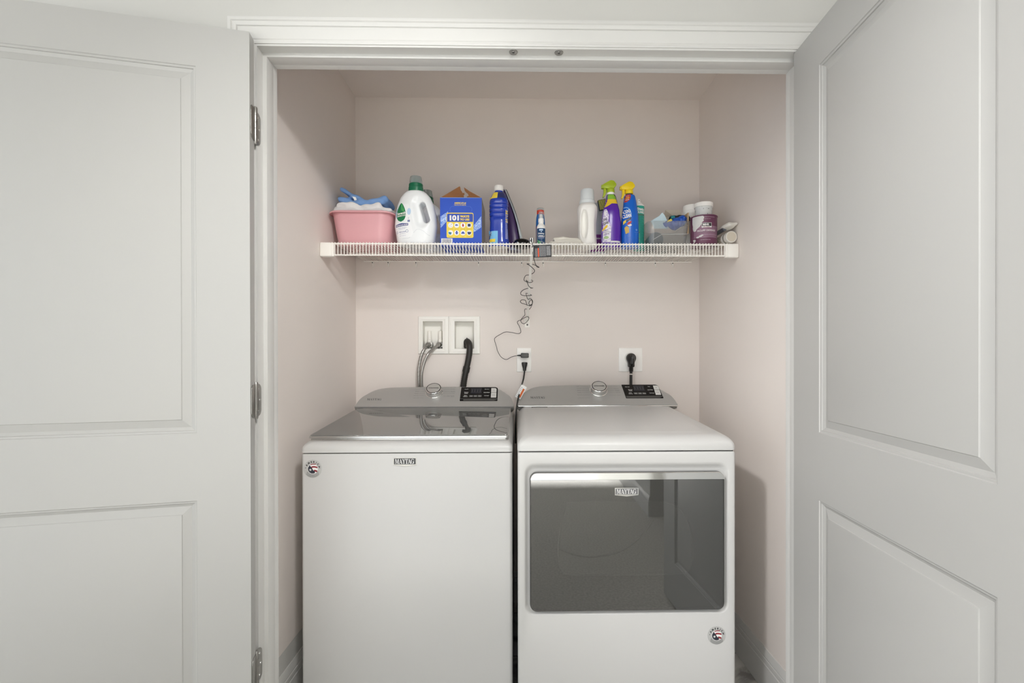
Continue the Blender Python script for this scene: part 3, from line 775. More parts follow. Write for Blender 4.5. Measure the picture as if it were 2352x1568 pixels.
# door
DRX0, DRX1, DZ0, DZ1 = .0385, .6475, .4045, .8360
dY = DY0 - .006
def dring(i, y, z1=None, rt=.020, z0=DZ0): return [(x, y, z) for x, z in rr(DRX0 + i, DRX1 - i, z0 + i, (z1 or DZ1) - i, (.022, .022, rt, rt), 8)]
dd = MB().rings([dring(.001, DY0 + .0115), dring(0, DY0 + .004), dring(0, dY + .003), dring(.0008, dY + .001)], cap0=True, cap1=False)
dd.rings([dring(.0008, dY + .001), dring(.0035, dY + .0004)], False, False)
dd.rings([dring(.0035, dY + .0004), dring(.0036, dY + .010)], False, True)
dd = dd.done('door', mat('door_liner_grey', '#4a4a49', .5), t, smooth=30)
# chrome handle strip along the top of the door, leaning back
ch = []
top = rr(DRX0 + .001, DRX1 - .001, .8140, DZ1, (.0005, .0005, .020, .020), 8)
ch.append([(x, dY + .004, z) for x, z in top])
ch.append([(x, dY - .0055 + (z - .814) * .22, z) for x, z in top])
ch.append([(x, dY - .0070 + (z - .814) * .22, z) for x, z in rr(DRX0 + .0022, DRX1 - .0022, .8150, DZ1 - .0014, (.0005, .0005, .019, .019), 8)])
MB().rings(ch).done('handle', M_chrome, dd, smooth=30)
gr = []
for i, y in ((.0010, dY + .0030), (.0010, dY - .0028), (.0022, dY - .0040)):
    gr.append([(x, y - .0000, z) for x, z in rr(DRX0 + i, DRX1 - i, DZ0 + i, .8138, (.021, .021, .001, .001), 8)])
gl = MB().rings(gr, False, True).done('door_glass', M_doorglass, dd, smooth=30)
# inner window outline seen through the glass
inner = catmull([(x, 0, z) for x, z in [(.155, .742), (.300, .744), (.455, .742), (.505, .722), (.532, .680), (.545, .620), (.546, .560), (.530, .525), (.500, .516), (.320, .516), (.165, .518), (.142, .530), (.130, .560), (.128, .610), (.136, .670), (.148, .715), (.155, .742)]], 5)
iv = [(x, z) for x, y, z in inner]
cx_, cz_ = .335, .63
ring_o = [((x - cx_) * 1.018 + cx_, dY + .0012, (z - cz_) * 1.025 + cz_) for x, z in iv[:-1]]
ring_m = [(x, dY - .0006, z) for x, z in iv[:-1]]
ring_i = [((x - cx_) * .985 + cx_, dY + .0022, (z - cz_) * .98 + cz_) for x, z in iv[:-1]]
MB().rings([ring_o, ring_m, ring_i], False, True).done('inner_window', mat('inner_window_grey', '#6a6a68', .35), dd, smooth=40)
arc = catmull([(x, 0, z) for x, z in [(.130, .598), (.175, .580), (.230, .572), (.300, .582), (.350, .606), (.395, .645), (.425, .688)]], 6)
MB().tube([(x, dY + .0012, z) for x, y, z in arc], .0024, 8).done('drum_rim', M_gasket, dd)
Sd = Surf(gl, (0, dY, 0), (1, 0, 0), (0, 0, 1), back=.05)
nameplate(dd, Sd, .3390, .7765, .0735, .0255, False)
Sf = Surf(front, (0, DY0, 0), (1, 0, 0), (0, 0, 1), back=.05)
america_sticker(t, Sf, .6255, .3195, .0290)
lgD = [(.268, .1205, 'Regular', 'l'), (.268, .1060, 'Heavy Duty', 'l'), (.268, .0930, 'Whites', 'l'), (.268, .0800, 'Towels', 'l'), (.267, .0640, 'Bulky Items', 'l'), (.267, .0450, 'Custom Cycle', 'l'),
       (.455, .1200, 'Quick Dry', 'r'), (.457, .1060, 'Delicates', 'r'), (.459, .0945, 'Wrinkle', 'r'), (.459, .0890, 'Control', 'r'), (.460, .0790, 'Normal', 'r'), (.462, .0620, 'Timed Dry', 'r')]
TLD = [(.11, .82, 'Moist Light'), (.17, .62, 'Remote'), (.17, .54, 'Enable'), (.15, .38, 'Static'), (.15, .30, 'Control'), (.70, .84, 'Temp'), (.71, .60, 'Less Time'), (.73, .36, 'Cycle Signal'), (.29, .335, 'Dry'), (.405, .335, 'Temp'), (.52, .335, 'Time')]
co = console(t, -.0010, .6980, 2.036, .9820, .036, TLD, .3645, .0900, (.4800, .6460, .0420, .1290), lgD, True)
Sc = Surf(co, (0, 2.036, .982), (1, 0, 0), (0, .774, .633), back=.1)
MB().box(.0, .697, 2.030, 2.037, .9765, .9825, .002).done('console_trim', M_chrome, t)
MB().box(.060, .128, 2.000, 2.010, .9760, .9795, .0005).done('vent_slot', M_darkgrey, t)
for o in set(bpy.data.objects) - before: o.data.transform(Matrix.Translation(-t.location))

# ================================================================== WALL FITTINGS BEHIND THE MACHINES
def place(objs_before, t):
    for o in set(bpy.data.objects) - objs_before:
        if o.type == 'MESH': o.data.transform(Matrix.Translation(-t.location))

def frame_box(name, label, cat, x0, x1, z0, z1, ix0, ix1, iz0, iz1, deep=.0):
    t = thing(name, label, cat, ((x0 + x1) / 2, YB, z0)); b4 = set(bpy.data.objects)
    m = mat('outlet_box_white', '#f6f4ee', .4)
    rs = []
    for i, y in ((0, YB - .0005), (0, YB - .006), (.002, YB - .009), (.014, YB - .011)): rs.append([(x, y, z) for x, z in rr(x0 + i, x1 - i, z0 + i, z1 - i, .001, 2)])
    for i, y in ((-.003, YB - .0075), (0, YB - .0075), (0.0005, YB - .001)): rs.append([(x, y, z) for x, z in rr(ix0 + i, ix1 - i, iz0 + i, iz1 - i, .001, 2)])
    MB().rings(rs, False, False).done('frame', m, t, smooth=20)
    return t, b4
# (the recesses are let into the wall's own thickness: the wall is cut below)
cut = []
def recess(t, ix0, ix1, iz0, iz1, depth=.045):
    m = mat('outlet_recess_white', '#f2f0ea', .5)
    b = MB(); y0, y1 = YB - .001, YB + depth
    b.add([(ix0, y0, iz0), (ix1, y0, iz0), (ix1, y1, iz0 + .004), (ix0, y1, iz0 + .004)], [(0, 1, 2, 3)])
    b.add([(ix0, y0, iz1), (ix1, y0, iz1), (ix1, y1, iz1), (ix0, y1, iz1)], [(0, 1, 2, 3)])
    b.add([(ix0, y0, iz0), (ix0, y1, iz0), (ix0, y1, iz1), (ix0, y0, iz1)], [(0, 1, 2, 3)])
    b.add([(ix1, y0, iz0), (ix1, y1, iz0), (ix1, y1, iz1), (ix1, y0, iz1)], [(0, 1, 2, 3)])
    b.add([(ix0, y1, iz0), (ix1, y1, iz0), (ix1, y1, iz1), (ix0, y1, iz1)], [(0, 1, 2, 3)])
    b.done('recess', m, t, smooth=0, recalc=False); cut.append((ix0 - .001, ix1 + .001, iz0 - .001, iz1 + .001))

t, b4 = frame_box('supply_outlet_box', 'white recessed supply box with two valves, left of the pair on the back wall', 'outlet box', -.4790, -.3335, 1.2060, 1.3880, -.4575, -.3615, 1.2310, 1.3640)
recess(t, -.4570, -.3620, 1.2315, 1.3635)
for x in (-.4310, -.3790):
    v = MB().lathe([(1.262, .010), (1.264, .0115), (1.276, .0115), (1.278, .0095), (1.318, .0092), (1.3185, .0085)], x, YB + .030, 20).done('valve_lever', mat('valve_white', '#f4f1ea', .45), t)
    vb = MB().box(x - .014, x + .014, YB + .018, YB + .042, 1.238, 1.262, .002)
    vb.lathe([(1.2320, .008), (1.239, .008)], x, YB + .030, 16)
    vb.done('valve_body', M_satin, t)
    MB().tube([(x, YB + .020, 1.250), (x - .004, YB - .008, 1.250)], .0115, 8).done('hose_nut', M_satin, t)
MB().tube([(-.405, YB + .02, 1.236), (-.405, YB + .02, 1.262)], .004, 8).done('drain_plug', mat('valve_white', '#f4f1ea', .45), t)
place(b4, t)
t, b4 = frame_box('drain_outlet_box', 'white recessed drain box with a black hose in it, right one on the back wall', 'outlet box', -.3330, -.1810, 1.2060, 1.3880, -.3035, -.2095, 1.2310, 1.3640)
recess(t, -.3030, -.2100, 1.2315, 1.3635)
place(b4, t)
# cut the two openings out of the back wall (rebuilt as a grid with gaps)
wb = bpy.data.objects['wall_back']; xs = sorted({XL - .1, XR + .1, *[c for q in cut for c in q[:2]]}); zs = sorted({0, HC + .1, *[c for q in cut for c in q[2:]]})
b = MB()
for i in range(len(xs) - 1):
    for j in range(len(zs) - 1):
        cx, cz = (xs[i] + xs[i + 1]) / 2, (zs[j] + zs[j + 1]) / 2
        if any(q[0] < cx < q[1] and q[2] < cz < q[3] for q in cut): continue
        b.box(xs[i], xs[i + 1], YB, YB + .1, zs[j], zs[j + 1])
old = wb.data; wb.name = 'x'; nb = struct(b.done('wall_back', M_beige, smooth=0)); bpy.data.objects.remove(wb)

# hoses
def hose(name, label, pts, r, m, cat='hose', corr=0, group=None):
    P = catmull(pts, 10); t = thing(name, label, cat, P[-1], 0, group)
    rad = [r + corr * (1 if (i % 2) else -1) for i in range(len(P))] if corr else r
    b4 = set(bpy.data.objects); o = MB().tube(P, rad, 14).done('hose_body', m, t, smooth=60)
    return t, b4, P
M_braid = mat_braid()
t, b4, P = hose('supply_hose', 'braided steel supply hose from the left valve, curving down behind the washer', [(-.4310, YB + .012, 1.250), (-.4335, YB - .010, 1.2500), (-.4420, YB - .032, 1.2330), (-.4545, 2.245, 1.205), (-.4635, 2.243, 1.165), (-.4690, 2.246, 1.118), (-.4690, 2.252, 1.062), (-.466, 2.262, .99)], .0072, M_braid)
st = MB(); hx = []
for i in range(4, len(P) - 1):
    a = Vector(P[i]); b_ = Vector(P[i + 1]); d = (b_ - a).normalized(); u = d.cross(Vector((0, 1, 0))).normalized(); v = d.cross(u)
    for k in range(6):
        ph = (i * 6 + k) * .26; c = a + (b_ - a) * (k / 6); hx.append(tuple(c + (u * math.cos(ph) + v * math.sin(ph)) * .0073))
st.tube(hx, .0005, 5)
st.done('tracer_thread', M_rubber, t)
place(b4, t)
t, b4, P = hose('supply_hose', 'braided steel supply hose from the right valve, crossing left and down behind the washer', [(-.3790, YB + .012, 1.250), (-.3815, YB - .010, 1.2490), (-.3990, YB - .030, 1.2330), (-.4230, 2.228, 1.2030), (-.4410, 2.226, 1.160), (-.4520, 2.229, 1.110), (-.4535, 2.240, 1.055), (-.452, 2.254, .985)], .0072, M_braid)
place(b4, t)
t, b4, P = hose('drain_hose', 'black corrugated drain hose hooked into the right outlet box', [(-.2500, YB + .040, 1.2400), (-.2480, YB + .020, 1.2640), (-.2400, YB - .004, 1.2640), (-.2305, YB - .026, 1.2500), (-.2285, YB - .034, 1.2200), (-.2340, YB - .036, 1.1800), (-.2415, YB - .036, 1.1450), (-.2510, YB - .034, 1.1000), (-.2590, YB - .028, 1.0500), (-.264, YB - .022, .985)], .0145, M_rubber, corr=.0006)
MB().tube([P[60], P[63], P[66]], .0170, 16).done('hose_clamp', M_rubber, t)
MB().tube([(-.2475, YB - .002, 1.236), (-.2475, YB + .002, 1.262), (-.2445, YB - .004, 1.284)], .0030, 8).done('strap', M_darkgrey, t)
place(b4, t)

# outlets
def wall_plate(name, label, x0, x1, z0, z1):
    t = thing(name, label, 'outlet', ((x0 + x1) / 2, YB, z0)); b4 = set(bpy.data.objects)
    rs = [[(x, y, z) for x, z in rr(x0 + i, x1 - i, z0 + i, z1 - i, .003, 4)] for i, y in ((0, YB - .0003), (0, YB - .0030), (.0012, YB - .0048), (.0035, YB - .0058))]
    MB().rings(rs).done('cover_plate', M_white, t, smooth=30); return t, b4
t, b4 = wall_plate('duplex_outlet', 'white double wall outlet with two black plugs in it', -.0030, .0680, 1.1175, 1.2345)
for zc in (1.2000, 1.1530):
    f = MB().prism(rr(.0150, .0500, zc - .0140, zc + .0140, .008, 5), YB - .0055, YB - .0082, .0006).done('socket_face', M_white, t)
    for dx in (-.0065, .0065): MB().box(.0325 + dx - .0008, .0325 + dx + .0008, YB - .00835, YB - .0081, zc - .002, zc + .006).done('slot', M_black, f, smooth=0)
MB().lathe([(0, .003), (.0012, .0026), (.0013, .0001)], 0, 0, 12).xf(Matrix.Translation((.0325, YB - .0058, 1.2265)) @ Matrix.Rotation(R(90), 4, 'X')).done('screw', M_white, t)
place(b4, t)
t, b4 = wall_plate('dryer_outlet', 'square white wall plate with the thick black dryer plug in it', .4945, .6105, 1.1185, 1.2345)
MB().tube([(.5490, YB - .0050, 1.1840), (.5490, YB - .0120, 1.1840)], .0275, 28).done('socket_face', mat('outlet_box_white', '#f6f4ee', .4), t)
place(b4, t)

# plugs and cords
t = thing('power_adapter', 'black power adapter plugged into the upper socket, its thin cord running left', 'adapter', (.035, 2.26, 1.198)); b4 = set(bpy.data.objects)
MB().box(.0165, .0545, YB - .040, YB - .0090, 1.1870, 1.2095, .004, 3).done('adapter_body', M_black, t)
MB().box(.0190, .0520, YB - .0408, YB - .0399, 1.1895, 1.2070, .0003).done('adapter_face', M_darkgrey, t)
MB().tube([(.0165, YB - .027, 1.1980), (.0080, YB - .027, 1.1980), (-.0010, YB - .027, 1.1978)], [.0042, .0034, .0022], 10).done('strain_relief', M_black, t)
CORD = [[-.001, 2.262, 1.198], [-.028, 2.262, 1.191], [-.053, 2.262, 1.179], [-.077, 2.262, 1.19], [-.094, 2.262, 1.217], [-.102, 2.262, 1.246], [-.11, 2.262, 1.275], [-.102, 2.262, 1.287], [-.086, 2.262, 1.297], [-.057, 2.262, 1.311], [-.024, 2.262, 1.308], [.001, 2.262, 1.303], [.013, 2.262, 1.306], [.017, 2.262, 1.314], [.01, 2.262, 1.337], [0, 2.262, 1.355], [.003, 2.262, 1.363], [.018, 2.262, 1.37], [.039, 2.255, 1.381], [.05, 2.224, 1.381], [.055, 2.236, 1.374], [.047, 2.25, 1.361], [.032, 2.255, 1.35], [.019, 2.258, 1.357], [.018, 2.255, 1.369], [.028, 2.238, 1.382], [.036, 2.245, 1.391], [.036, 2.232, 1.4], [.034, 2.217, 1.408], [.038, 2.21, 1.417], [.054, 2.215, 1.414], [.064, 2.195, 1.424], [.068, 2.155, 1.433], [.067, 2.122, 1.443], [.061, 2.11, 1.448], [.052, 2.125, 1.435], [.058, 2.138, 1.427], [.067, 2.13, 1.432], [.053, 2.135, 1.425], [.035, 2.131, 1.431], [.019, 2.133, 1.436], [.014, 2.145, 1.445], [.021, 2.155, 1.453], [.037, 2.165, 1.452], [.042, 2.178, 1.441], [.049, 2.19, 1.429], [.066, 2.175, 1.431], [.070, 2.14, 1.444], [.060, 2.105, 1.453], [.048, 2.09, 1.448], [.042, 2.085, 1.459], [.039, 2.077, 1.47], [.040, 2.105, 1.477], [.055, 2.125, 1.475], [.064, 2.09, 1.466], [.052, 2.058, 1.461], [.032, 2.065, 1.461], [.017, 2.076, 1.467], [.016, 2.08, 1.478], [.026, 2.09, 1.489], [.043, 2.09, 1.496], [.060, 2.078, 1.496], [.068, 2.055, 1.494], [.063, 2.025, 1.489], [.050, 2.018, 1.495], [.042, 2.000, 1.51], [.038, 2.011, 1.521], [.045, 2.04, 1.52], [.062, 2.033, 1.524], [.066, 2.01, 1.515], [.052, 1.99, 1.507], [.038, 1.985, 1.51], [.028, 1.996, 1.52], [.036, 2.01, 1.54], [.052, 2.008, 1.543], [.068, 1.984, 1.547], [.072, 1.955, 1.551], [.066, 1.935, 1.556], [.048, 1.92, 1.568], [.040, 1.938, 1.576], [.055, 1.945, 1.577], [.075, 1.92, 1.567], [.089, 1.915, 1.558], [.079, 1.901, 1.558], [.070, 1.885, 1.574], [.0655, 1.868, 1.587], [.0625, 1.8635, 1.6], [.0605, 1.8635, 1.63], [.0585, 1.8650, 1.6495], [.055, 1.878, 1.6590], [.050, 1.905, 1.6600], [.044, 1.935, 1.6595], [.036, 1.955, 1.6590]]
MB().tube(catmull(CORD, 5), .0013, 8).done('cord', M_rubber, t, smooth=80)
place(b4, t)
t = thing('appliance_plug', 'black washer plug in the lower socket with its cord hanging down', 'plug', (.034, 2.26, 1.15)); b4 = set(bpy.data.objects)
b = MB(); rs = []
for z, wx, wy, y in ((1.1660, .006, .007, YB - .020), (1.1650, .013, .010, YB - .020), (1.1600, .0145, .011, YB - .020), (1.1500, .0125, .010, YB - .021), (1.1380, .0090, .008, YB - .022), (1.1240, .0070, .007, YB - .023)):
    rs.append([(.0345 + (wx) * math.cos(a * math.pi / 12) * (1), y + wy * math.sin(a * math.pi / 12), z) for a in range(24)])
b.rings(rs).done('plug_body', M_black, t, smooth=50)
MB().tube(catmull([(.0345, YB - .023, 1.126), (.0330, YB - .026, 1.110), (.0290, YB - .040, 1.085), (.0210, YB - .085, 1.062), (.0170, 2.14, 1.055), (.0110, 2.07, 1.040), (.0015, 2.035, 1.005), (-.0045, 2.02, .965), (-.008, 2.02, .90), (-.0085, 2.03, .82)], 6), .0036, 10).done('cord', M_rubber, t, smooth=80)
place(b4, t)
t = thing('cord_tag', 'white and orange paper tag wrapped on the cord between the machines', 'tag', (.016, 2.05, 1.04)); b4 = set(bpy.data.objects)
Mt = Matrix.Translation((.0150, 2.052, 1.0400)) @ Matrix.Rotation(R(28), 4, 'Y')
tb = MB().box(-.0125, .0135, -.0012, .0012, -.030, .030, .0004).xf(Mt).done('paper', mat('tag_white', '#e8e8e6', .6), t)
MB().box(.0015, .0100, -.0015, -.0012, -.024, .018).xf(Mt).done('print', mat('tag_orange', '#c8622a', .6), tb, smooth=0)
ul = MB()
for i in range(7): ul.box(-.0105, -.0015, -.0015, -.0012, -.024 + i * .007, -.0225 + i * .007)
ul.xf(Mt).done('print', M_inkgrey, tb, smooth=0)
place(b4, t)
t = thing('dryer_plug', 'thick black dryer plug with a ribbed neck and cord going down behind the dryer', 'plug', (.549, 2.26, 1.18)); b4 = set(bpy.data.objects)
def plugf(X, Y, Z):
    d = cap_sdf(X, Y, Z, (.5490, YB - .030, 1.1850), (.5490, YB - .026, 1.1850), .0235)
    d = smin(d, box_sdf(X, Y, Z, (.5485, YB - .030, 1.1650), (.0150, .014, .024), .006), .008)
    r = cap_sdf(X, Y, Z, (.5500, YB - .050, 1.1880), (.5495, YB - .048, 1.1600), .0105)
    return smin(d, r, .004)
MB().add(*snet(plugf, (.520, YB - .07, 1.13), (.578, YB - .001, 1.215), .0018)).done('plug_body', M_black, t, smooth=60)
MB().lathe([(0, .0062), (.0008, .006), (.0009, .0045), (.0002, .0042)], 0, 0, 16).xf(Matrix.Translation((.5500, YB - .0603, 1.1880)) @ Matrix.Rotation(R(90), 4, 'X')).done('screw', M_darkgrey, t)
nk = []
for i in range(9): nk.append((1.142 - i * .0028, .0108 if i % 2 == 0 else .0088))
MB().lathe(nk[::-1], .5485, YB - .030, 20).done('strain_relief', M_rubber, t)
MB().tube([(.5485, YB - .030, 1.121), (.5480, YB - .030, 1.10), (.5475, YB - .030, 1.05), (.5475, YB - .028, .95)], .0072, 12).done('cord', M_rubber, t)
MB().tube([(.5483, YB - .030, 1.1100), (.5481, YB - .030, 1.1045)], .0076, 12).done('cord_band', mat('band_white', '#d9d2cb', .6), t)
place(b4, t)

# ================================================================== WIRE SHELF
ZS = 1.6485; YF, YK = 1.8800, 2.2800
t = thing('wire_shelf', 'long white wire shelf across the closet, carrying the laundry supplies', 'shelf', (.055, 2.08, ZS)); b4 = set(bpy.data.objects)
wr = MB(); n = 128; X0, X1 = XL + .046, XR - .046
for i in range(n + 1):
    x = X0 + (X1 - X0) * i / n
    wr.tube([(x, YK, ZS + .0076), (x, YF - .001, ZS), (x, YF - .0032, ZS - .0015), (x, YF - .0038, ZS - .005), (x, YF - .0038, 1.5960)], .0016, 6, cap=True)
o = wr.done('wire_grid', M_wire, t, smooth=60)
for nm, y, z, r, a, c in (('front_rail', YF, ZS - .0050, .0032, X0 - .03, X1 + .03), ('front_rail', YF - .0005, 1.5985, .0032, X0 - .03, X1 + .03), ('middle_rail', 2.080, ZS - .0002, .0028, X0 - .004, X1 + .004), ('back_rail', YK - .002, ZS + .0036, .0030, X0 - .004, X1 + .004)):
    MB().tube([(a, y, z), (c, y, z)], r, 12).done(nm, M_wire, t)
for sx, xw in ((1, XL), (-1, XR)):
    e = MB()
    xa, xb = sorted((xw + sx * .0008, xw + sx * .0450))
    e.box(xa, xb, YF - .009, YF + .016, 1.5915, 1.6475, .0045, 3)
    xa2, xb2 = sorted((xw + sx * .0445, xw + sx * .0550)); e.box(xa2, xb2, YF - .007, YF + .010, 1.5920, 1.6465, .002)
    xa, xb = sorted((xw + sx * .0008, xw + sx * .0060)); e.box(xa, xb, YF + .010, YF + .120, 1.6320, 1.6480, .002)
    eo = e.done('end_bracket', M_wire, t)
    MB().lathe([(0, .0036), (.001, .003), (.0011, .0001)], 0, 0, 12).xf(Matrix.Translation((xw + sx * .0062, YF + .10, 1.644)) @ Matrix.Rotation(R(90 * sx), 4, 'Y')).done('screw', M_darkgrey, eo)
# small clips under the back rail
for px in (-.697, -.622, -.489, -.187, .021, .125, .428, .672, .757):
    c = MB(); c.box(px - .0045, px + .0045, YB - .012, YB - .0005, ZS - .0100, ZS + .011, .0015)
    c.tube([(px + .002, YB - .008, ZS - .006), (px + .0028, YB - .010, ZS - .023)], [.0032, .0022], 8)
    co = c.done('wall_clip', M_wire, t)
    MB().lathe([(0, .0030), (.001, .0024), (.0011, .0001)], 0, 0, 10).xf(Matrix.Translation((px, YB - .0121, ZS - .0030)) @ Matrix.Rotation(R(90), 4, 'X')).done('screw', M_darkgrey, co)
# diagonal brace with its foot
br = MB(); A, B = Vector((.0565, YF + .004, 1.6000)), Vector((.0480, YB - .010, 1.3650)); d = (B - A).normalized(); sd = Vector((1, 0, 0)); nn = sd.cross(d).normalized()
rs = []
for P_ in (A - d * .045, A, A + (B - A) * .5, B):
    rs.append([tuple(P_ + sd * u + nn * v) for u, v in ((-.0052, -.0035), (.0052, -.0035), (.0052, .0035), (.0040, .0042), (.0030, -.0018), (-.0030, -.0018), (-.0040, .0042), (-.0052, .0035))])
bo = br.rings(rs).done('support_brace', M_wire, t, smooth=25)
ft = MB().box(.0350, .0610, YB - .0038, YB - .0005, 1.3340, 1.3790, .0012); ft.box(.0420, .0540, YB - .014, YB - .0037, 1.356, 1.3725, .0015)
fo = ft.done('brace_foot', M_wire, t)
MB().lathe([(0, .0042), (.0014, .0034), (.0015, .0012), (.0006, .001)], 0, 0, 14).xf(Matrix.Translation((.0485, YB - .0038, 1.3470)) @ Matrix.Rotation(R(90), 4, 'X')).done('screw', M_darkgrey, fo)
place(b4, t)
# black instruction tag hooked on the shelf's front
t = thing('warning_tag', 'black warning tag with grey print and an orange stripe, hung on the shelf front', 'tag', (.1000, YF - .008, 1.6140)); b4 = set(bpy.data.objects)
Mt = Matrix.Translation((.1000, YF - .0085, 1.6150)) @ Matrix.Rotation(R(-2.5), 4, 'Y')
tg = MB().box(-.0355, .0355, -.0016, .0016, -.0250, .0235, .0005).xf(Mt).done('card', mat('tag_black', '#2d2d30', .5), t)
MB().box(-.0295, -.0195, -.0019, -.0016, -.0220, .0110).xf(Mt).done('print', mat('tag_grey', '#8f8f92', .6, spots=('#3c3c40', 900, .5)), tg, smooth=0)
MB().box(-.0185, -.0135, -.0019, -.0016, -.0230, .0120).xf(Mt).done('stripe', mat('tag_stripe', '#e2552b', .5), tg, smooth=0)
MB().box(-.0125, .0140, -.0019, -.0016, -.0215, .0205).xf(Mt).done('print', mat('tag_grey', '#8f8f92', .6), tg, smooth=0)
MB().box(.0160, .0320, -.0019, -.0016, -.0190, .0190).xf(Mt).done('print', mat('tag_pale', '#a9a9ab', .6, spots=('#4a4a4e', 900, .5)), tg, smooth=0)
place(b4, t)

# ================================================================== THINGS ON THE SHELF  (all stand on the deck wires)
ZD = ZS + .00125
def cloth(name, label, cat, loc, layers, m, rz=0, group=None):
    """folded fabric: stacked, wavy, rounded layers.  layer: (x0, x1, y0, y1, z, thickness, bend fn)"""
    t = thing(name, label, cat, loc, rz, group)
    return t

# ---- pink basin
t = thing('wash_basin', 'pink plastic wash basin full of folded towels at the left end of the shelf', 'basin', (-.640, 2.065, ZD))
hx, hy = .128, .142
def bring(f, z, dx=0): return [(x + dx, y, z) for x, y in rr(-hx * f, hx * f, -hy * f, hy * f, .052 * f, 8)]
bs = [bring(.80, 0), bring(.815, .002), bring(.83, .008), bring(.90, .070), bring(.962, .128), bring(.970, .1335), bring(1.03, .1345), bring(1.048, .1325), bring(1.052, .1290), bring(1.056, .1300), bring(1.052, .1350), bring(1.03, .1372), bring(.955, .1365), bring(.935, .1300), bring(.875, .070), bring(.81, .012), bring(.79, .006)]
MB().rings(bs).done('basin_body', mat('pink_plastic', '#e0a8ae', .35, vary=.03), t, smooth=50)
def heap(name, label, cat, loc, m, segs, seed, amp=.004, cell=.004):
    """soft cloth volumes: union of flattened capsules with wrinkles"""
    rng = random.Random(seed); ph = [rng.uniform(0, 6.28) for _ in range(6)]
    P = np.array([c for sg in segs for c in (sg[0], sg[1])]); mr = max(sg[2] for sg in segs); lo = P.min(0) - mr * 1.3; hi = P.max(0) + mr * 1.3
    def f(X, Y, Z):
        d = None
        Zw = Z + amp * np.sin(X * 55 + ph[0]) * np.cos(Y * 38 + ph[1]) + amp * .6 * np.sin(X * 120 + Y * 60 + ph[2]); Yw = Y + amp * .8 * np.sin(X * 80 + Z * 90 + ph[3])
        for a, b, r, fl in segs:
            a_, b_ = np.array(a, float), np.array(b, float)
            ex = np.sqrt(0 * X)
            # flattened: depth direction stretched
            dd = b_ - a_; L = dd @ dd; px, py, pz = X - a_[0], Yw - a_[1], Zw - a_[2]
            h = np.clip((px * dd[0] + pz * dd[2]) / max(dd[0] ** 2 + dd[2] ** 2, 1e-9), 0, 1)
            q = np.maximum(np.abs(py - h * dd[1]) - fl, 0)
            e = np.sqrt((px - h * dd[0]) ** 2 + q ** 2 + (pz - h * dd[2]) ** 2) - r
            d = e if d is None else np.where(True, smin(d, e, .0035), d)
        return d
    fl = max(sg[3] for sg in segs); lo[1] -= fl; hi[1] += fl
    t = thing(name, label, cat, loc); MB().add(*snet(f, lo, hi, cell)).done('cloth', m, t, smooth=80); return t
M_towel = mat('white_towel', '#e9e8e8', .95, bump=.8, bscale=900)
M_blue_t = mat('blue_towel', '#7fa6dc', .95, bump=.8, bscale=900, vary=.06, vscale=60)
heap('folded_towel', 'white folded towel lying in the pink basin, under the blue one', 'towel', (-.640, 2.050, ZD), M_towel,
     [((-.104, -.02, .140), (.098, -.02, .138), .012, .072), ((-.108, 0, .160), (-.070, -.005, .168), .0125, .074), ((-.100, 0, .172), (-.020, -.005, .170), .0085, .085), ((-.060, 0, .160), (.060, 0, .160), .011, .085), ((-.010, 0, .167), (.070, 0, .170), .0075, .085), ((.050, 0, .166), (.112, -.01, .152), .009, .070), ((-.106, -.01, .150), (.104, 0, .148), .012, .076)], 3)
tb = heap('folded_towel', 'light blue folded towel with a raised corner, on top of the pink basin', 'towel', (-.640, 2.055, ZD + .002), M_blue_t,
     [((-.104, .0, .208), (-.066, .0, .192), .0115, .052), ((-.080, 0, .190), (-.010, 0, .180), .012, .052), ((-.100, 0, .250), (-.086, 0, .240), .0075, .05), ((-.090, 0, .243), (-.046, 0, .214), .0075, .045), ((-.055, 0, .217), (.000, 0, .196), .0095, .05), ((-.020, 0, .194), (.045, 0, .190), .0125, .052), ((.025, 0, .192), (.083, 0, .203), .0135, .052), ((-.04, 0, .184), (.070, 0, .188), .0115, .052), ((-.108, .01, .203), (-.050, .01, .214), .007, .05)], 5, .003)
St = Surf([c for c in bpy.data.objects if c.parent == tb], (0, 0, 0)); St.put('care_tag', rr and poly_uv([(-.056, .204), (-.042, .196), (-.034, .200), (-.038, .211), (-.052, .213)]), M_whiteprint, tb, .0015)

# ---- laundry detergent bottles (egg outline, slanted grip hole, green cap, clear dosing cup)
def jug_sdf(X, Y, Z):
    zt = np.array([-.01, 0, .004, .02, .08, .13, .17, .20, .215, .224, .230]); wt = np.array([.05, .066, .0715, .078, .0875, .0835, .0745, .0610, .0480, .0360, .020]); tt = np.array([.03, .040, .044, .047, .050, .048, .044, .039, .036, .032, .020])
    w = np.interp(Z, zt, wt); th = np.interp(Z, zt, tt)
    n = 2.5; k = ((np.abs(X) / w) ** n + (np.abs(Y) / th) ** n) ** (1 / n); d = (k - 1) * th * .8
    d = smax(d, -Z, .004); d = smax(d, Z - .226, .004)
    a, b = (.036, 0, .160), (.053, 0, .102)
    hole = cap_sdf(X, Y * .0, Z, a, b, .0135)
    gr = np.minimum(cap_sdf(X, Y, Z, (.022, -.062, .172), (.038, -.062, .098), .0310), cap_sdf(X, Y, Z, (.022, .062, .172), (.038, .062, .098), .0310))
    return smax(smax(d, -gr, .010), -hole, .006)
_jug = snet(jug_sdf, (-.092, -.053, -.001), (.092, .053, .228), .0030)
M_jug = mat('milky_white_plastic', '#eef1f3', .3); M_green = mat('green_cap', '#0f6b4a', .35); M_cup = mat_glass('clear_cup', '#e8eeee', .06, .62, 1.45, '#b9c4c4')
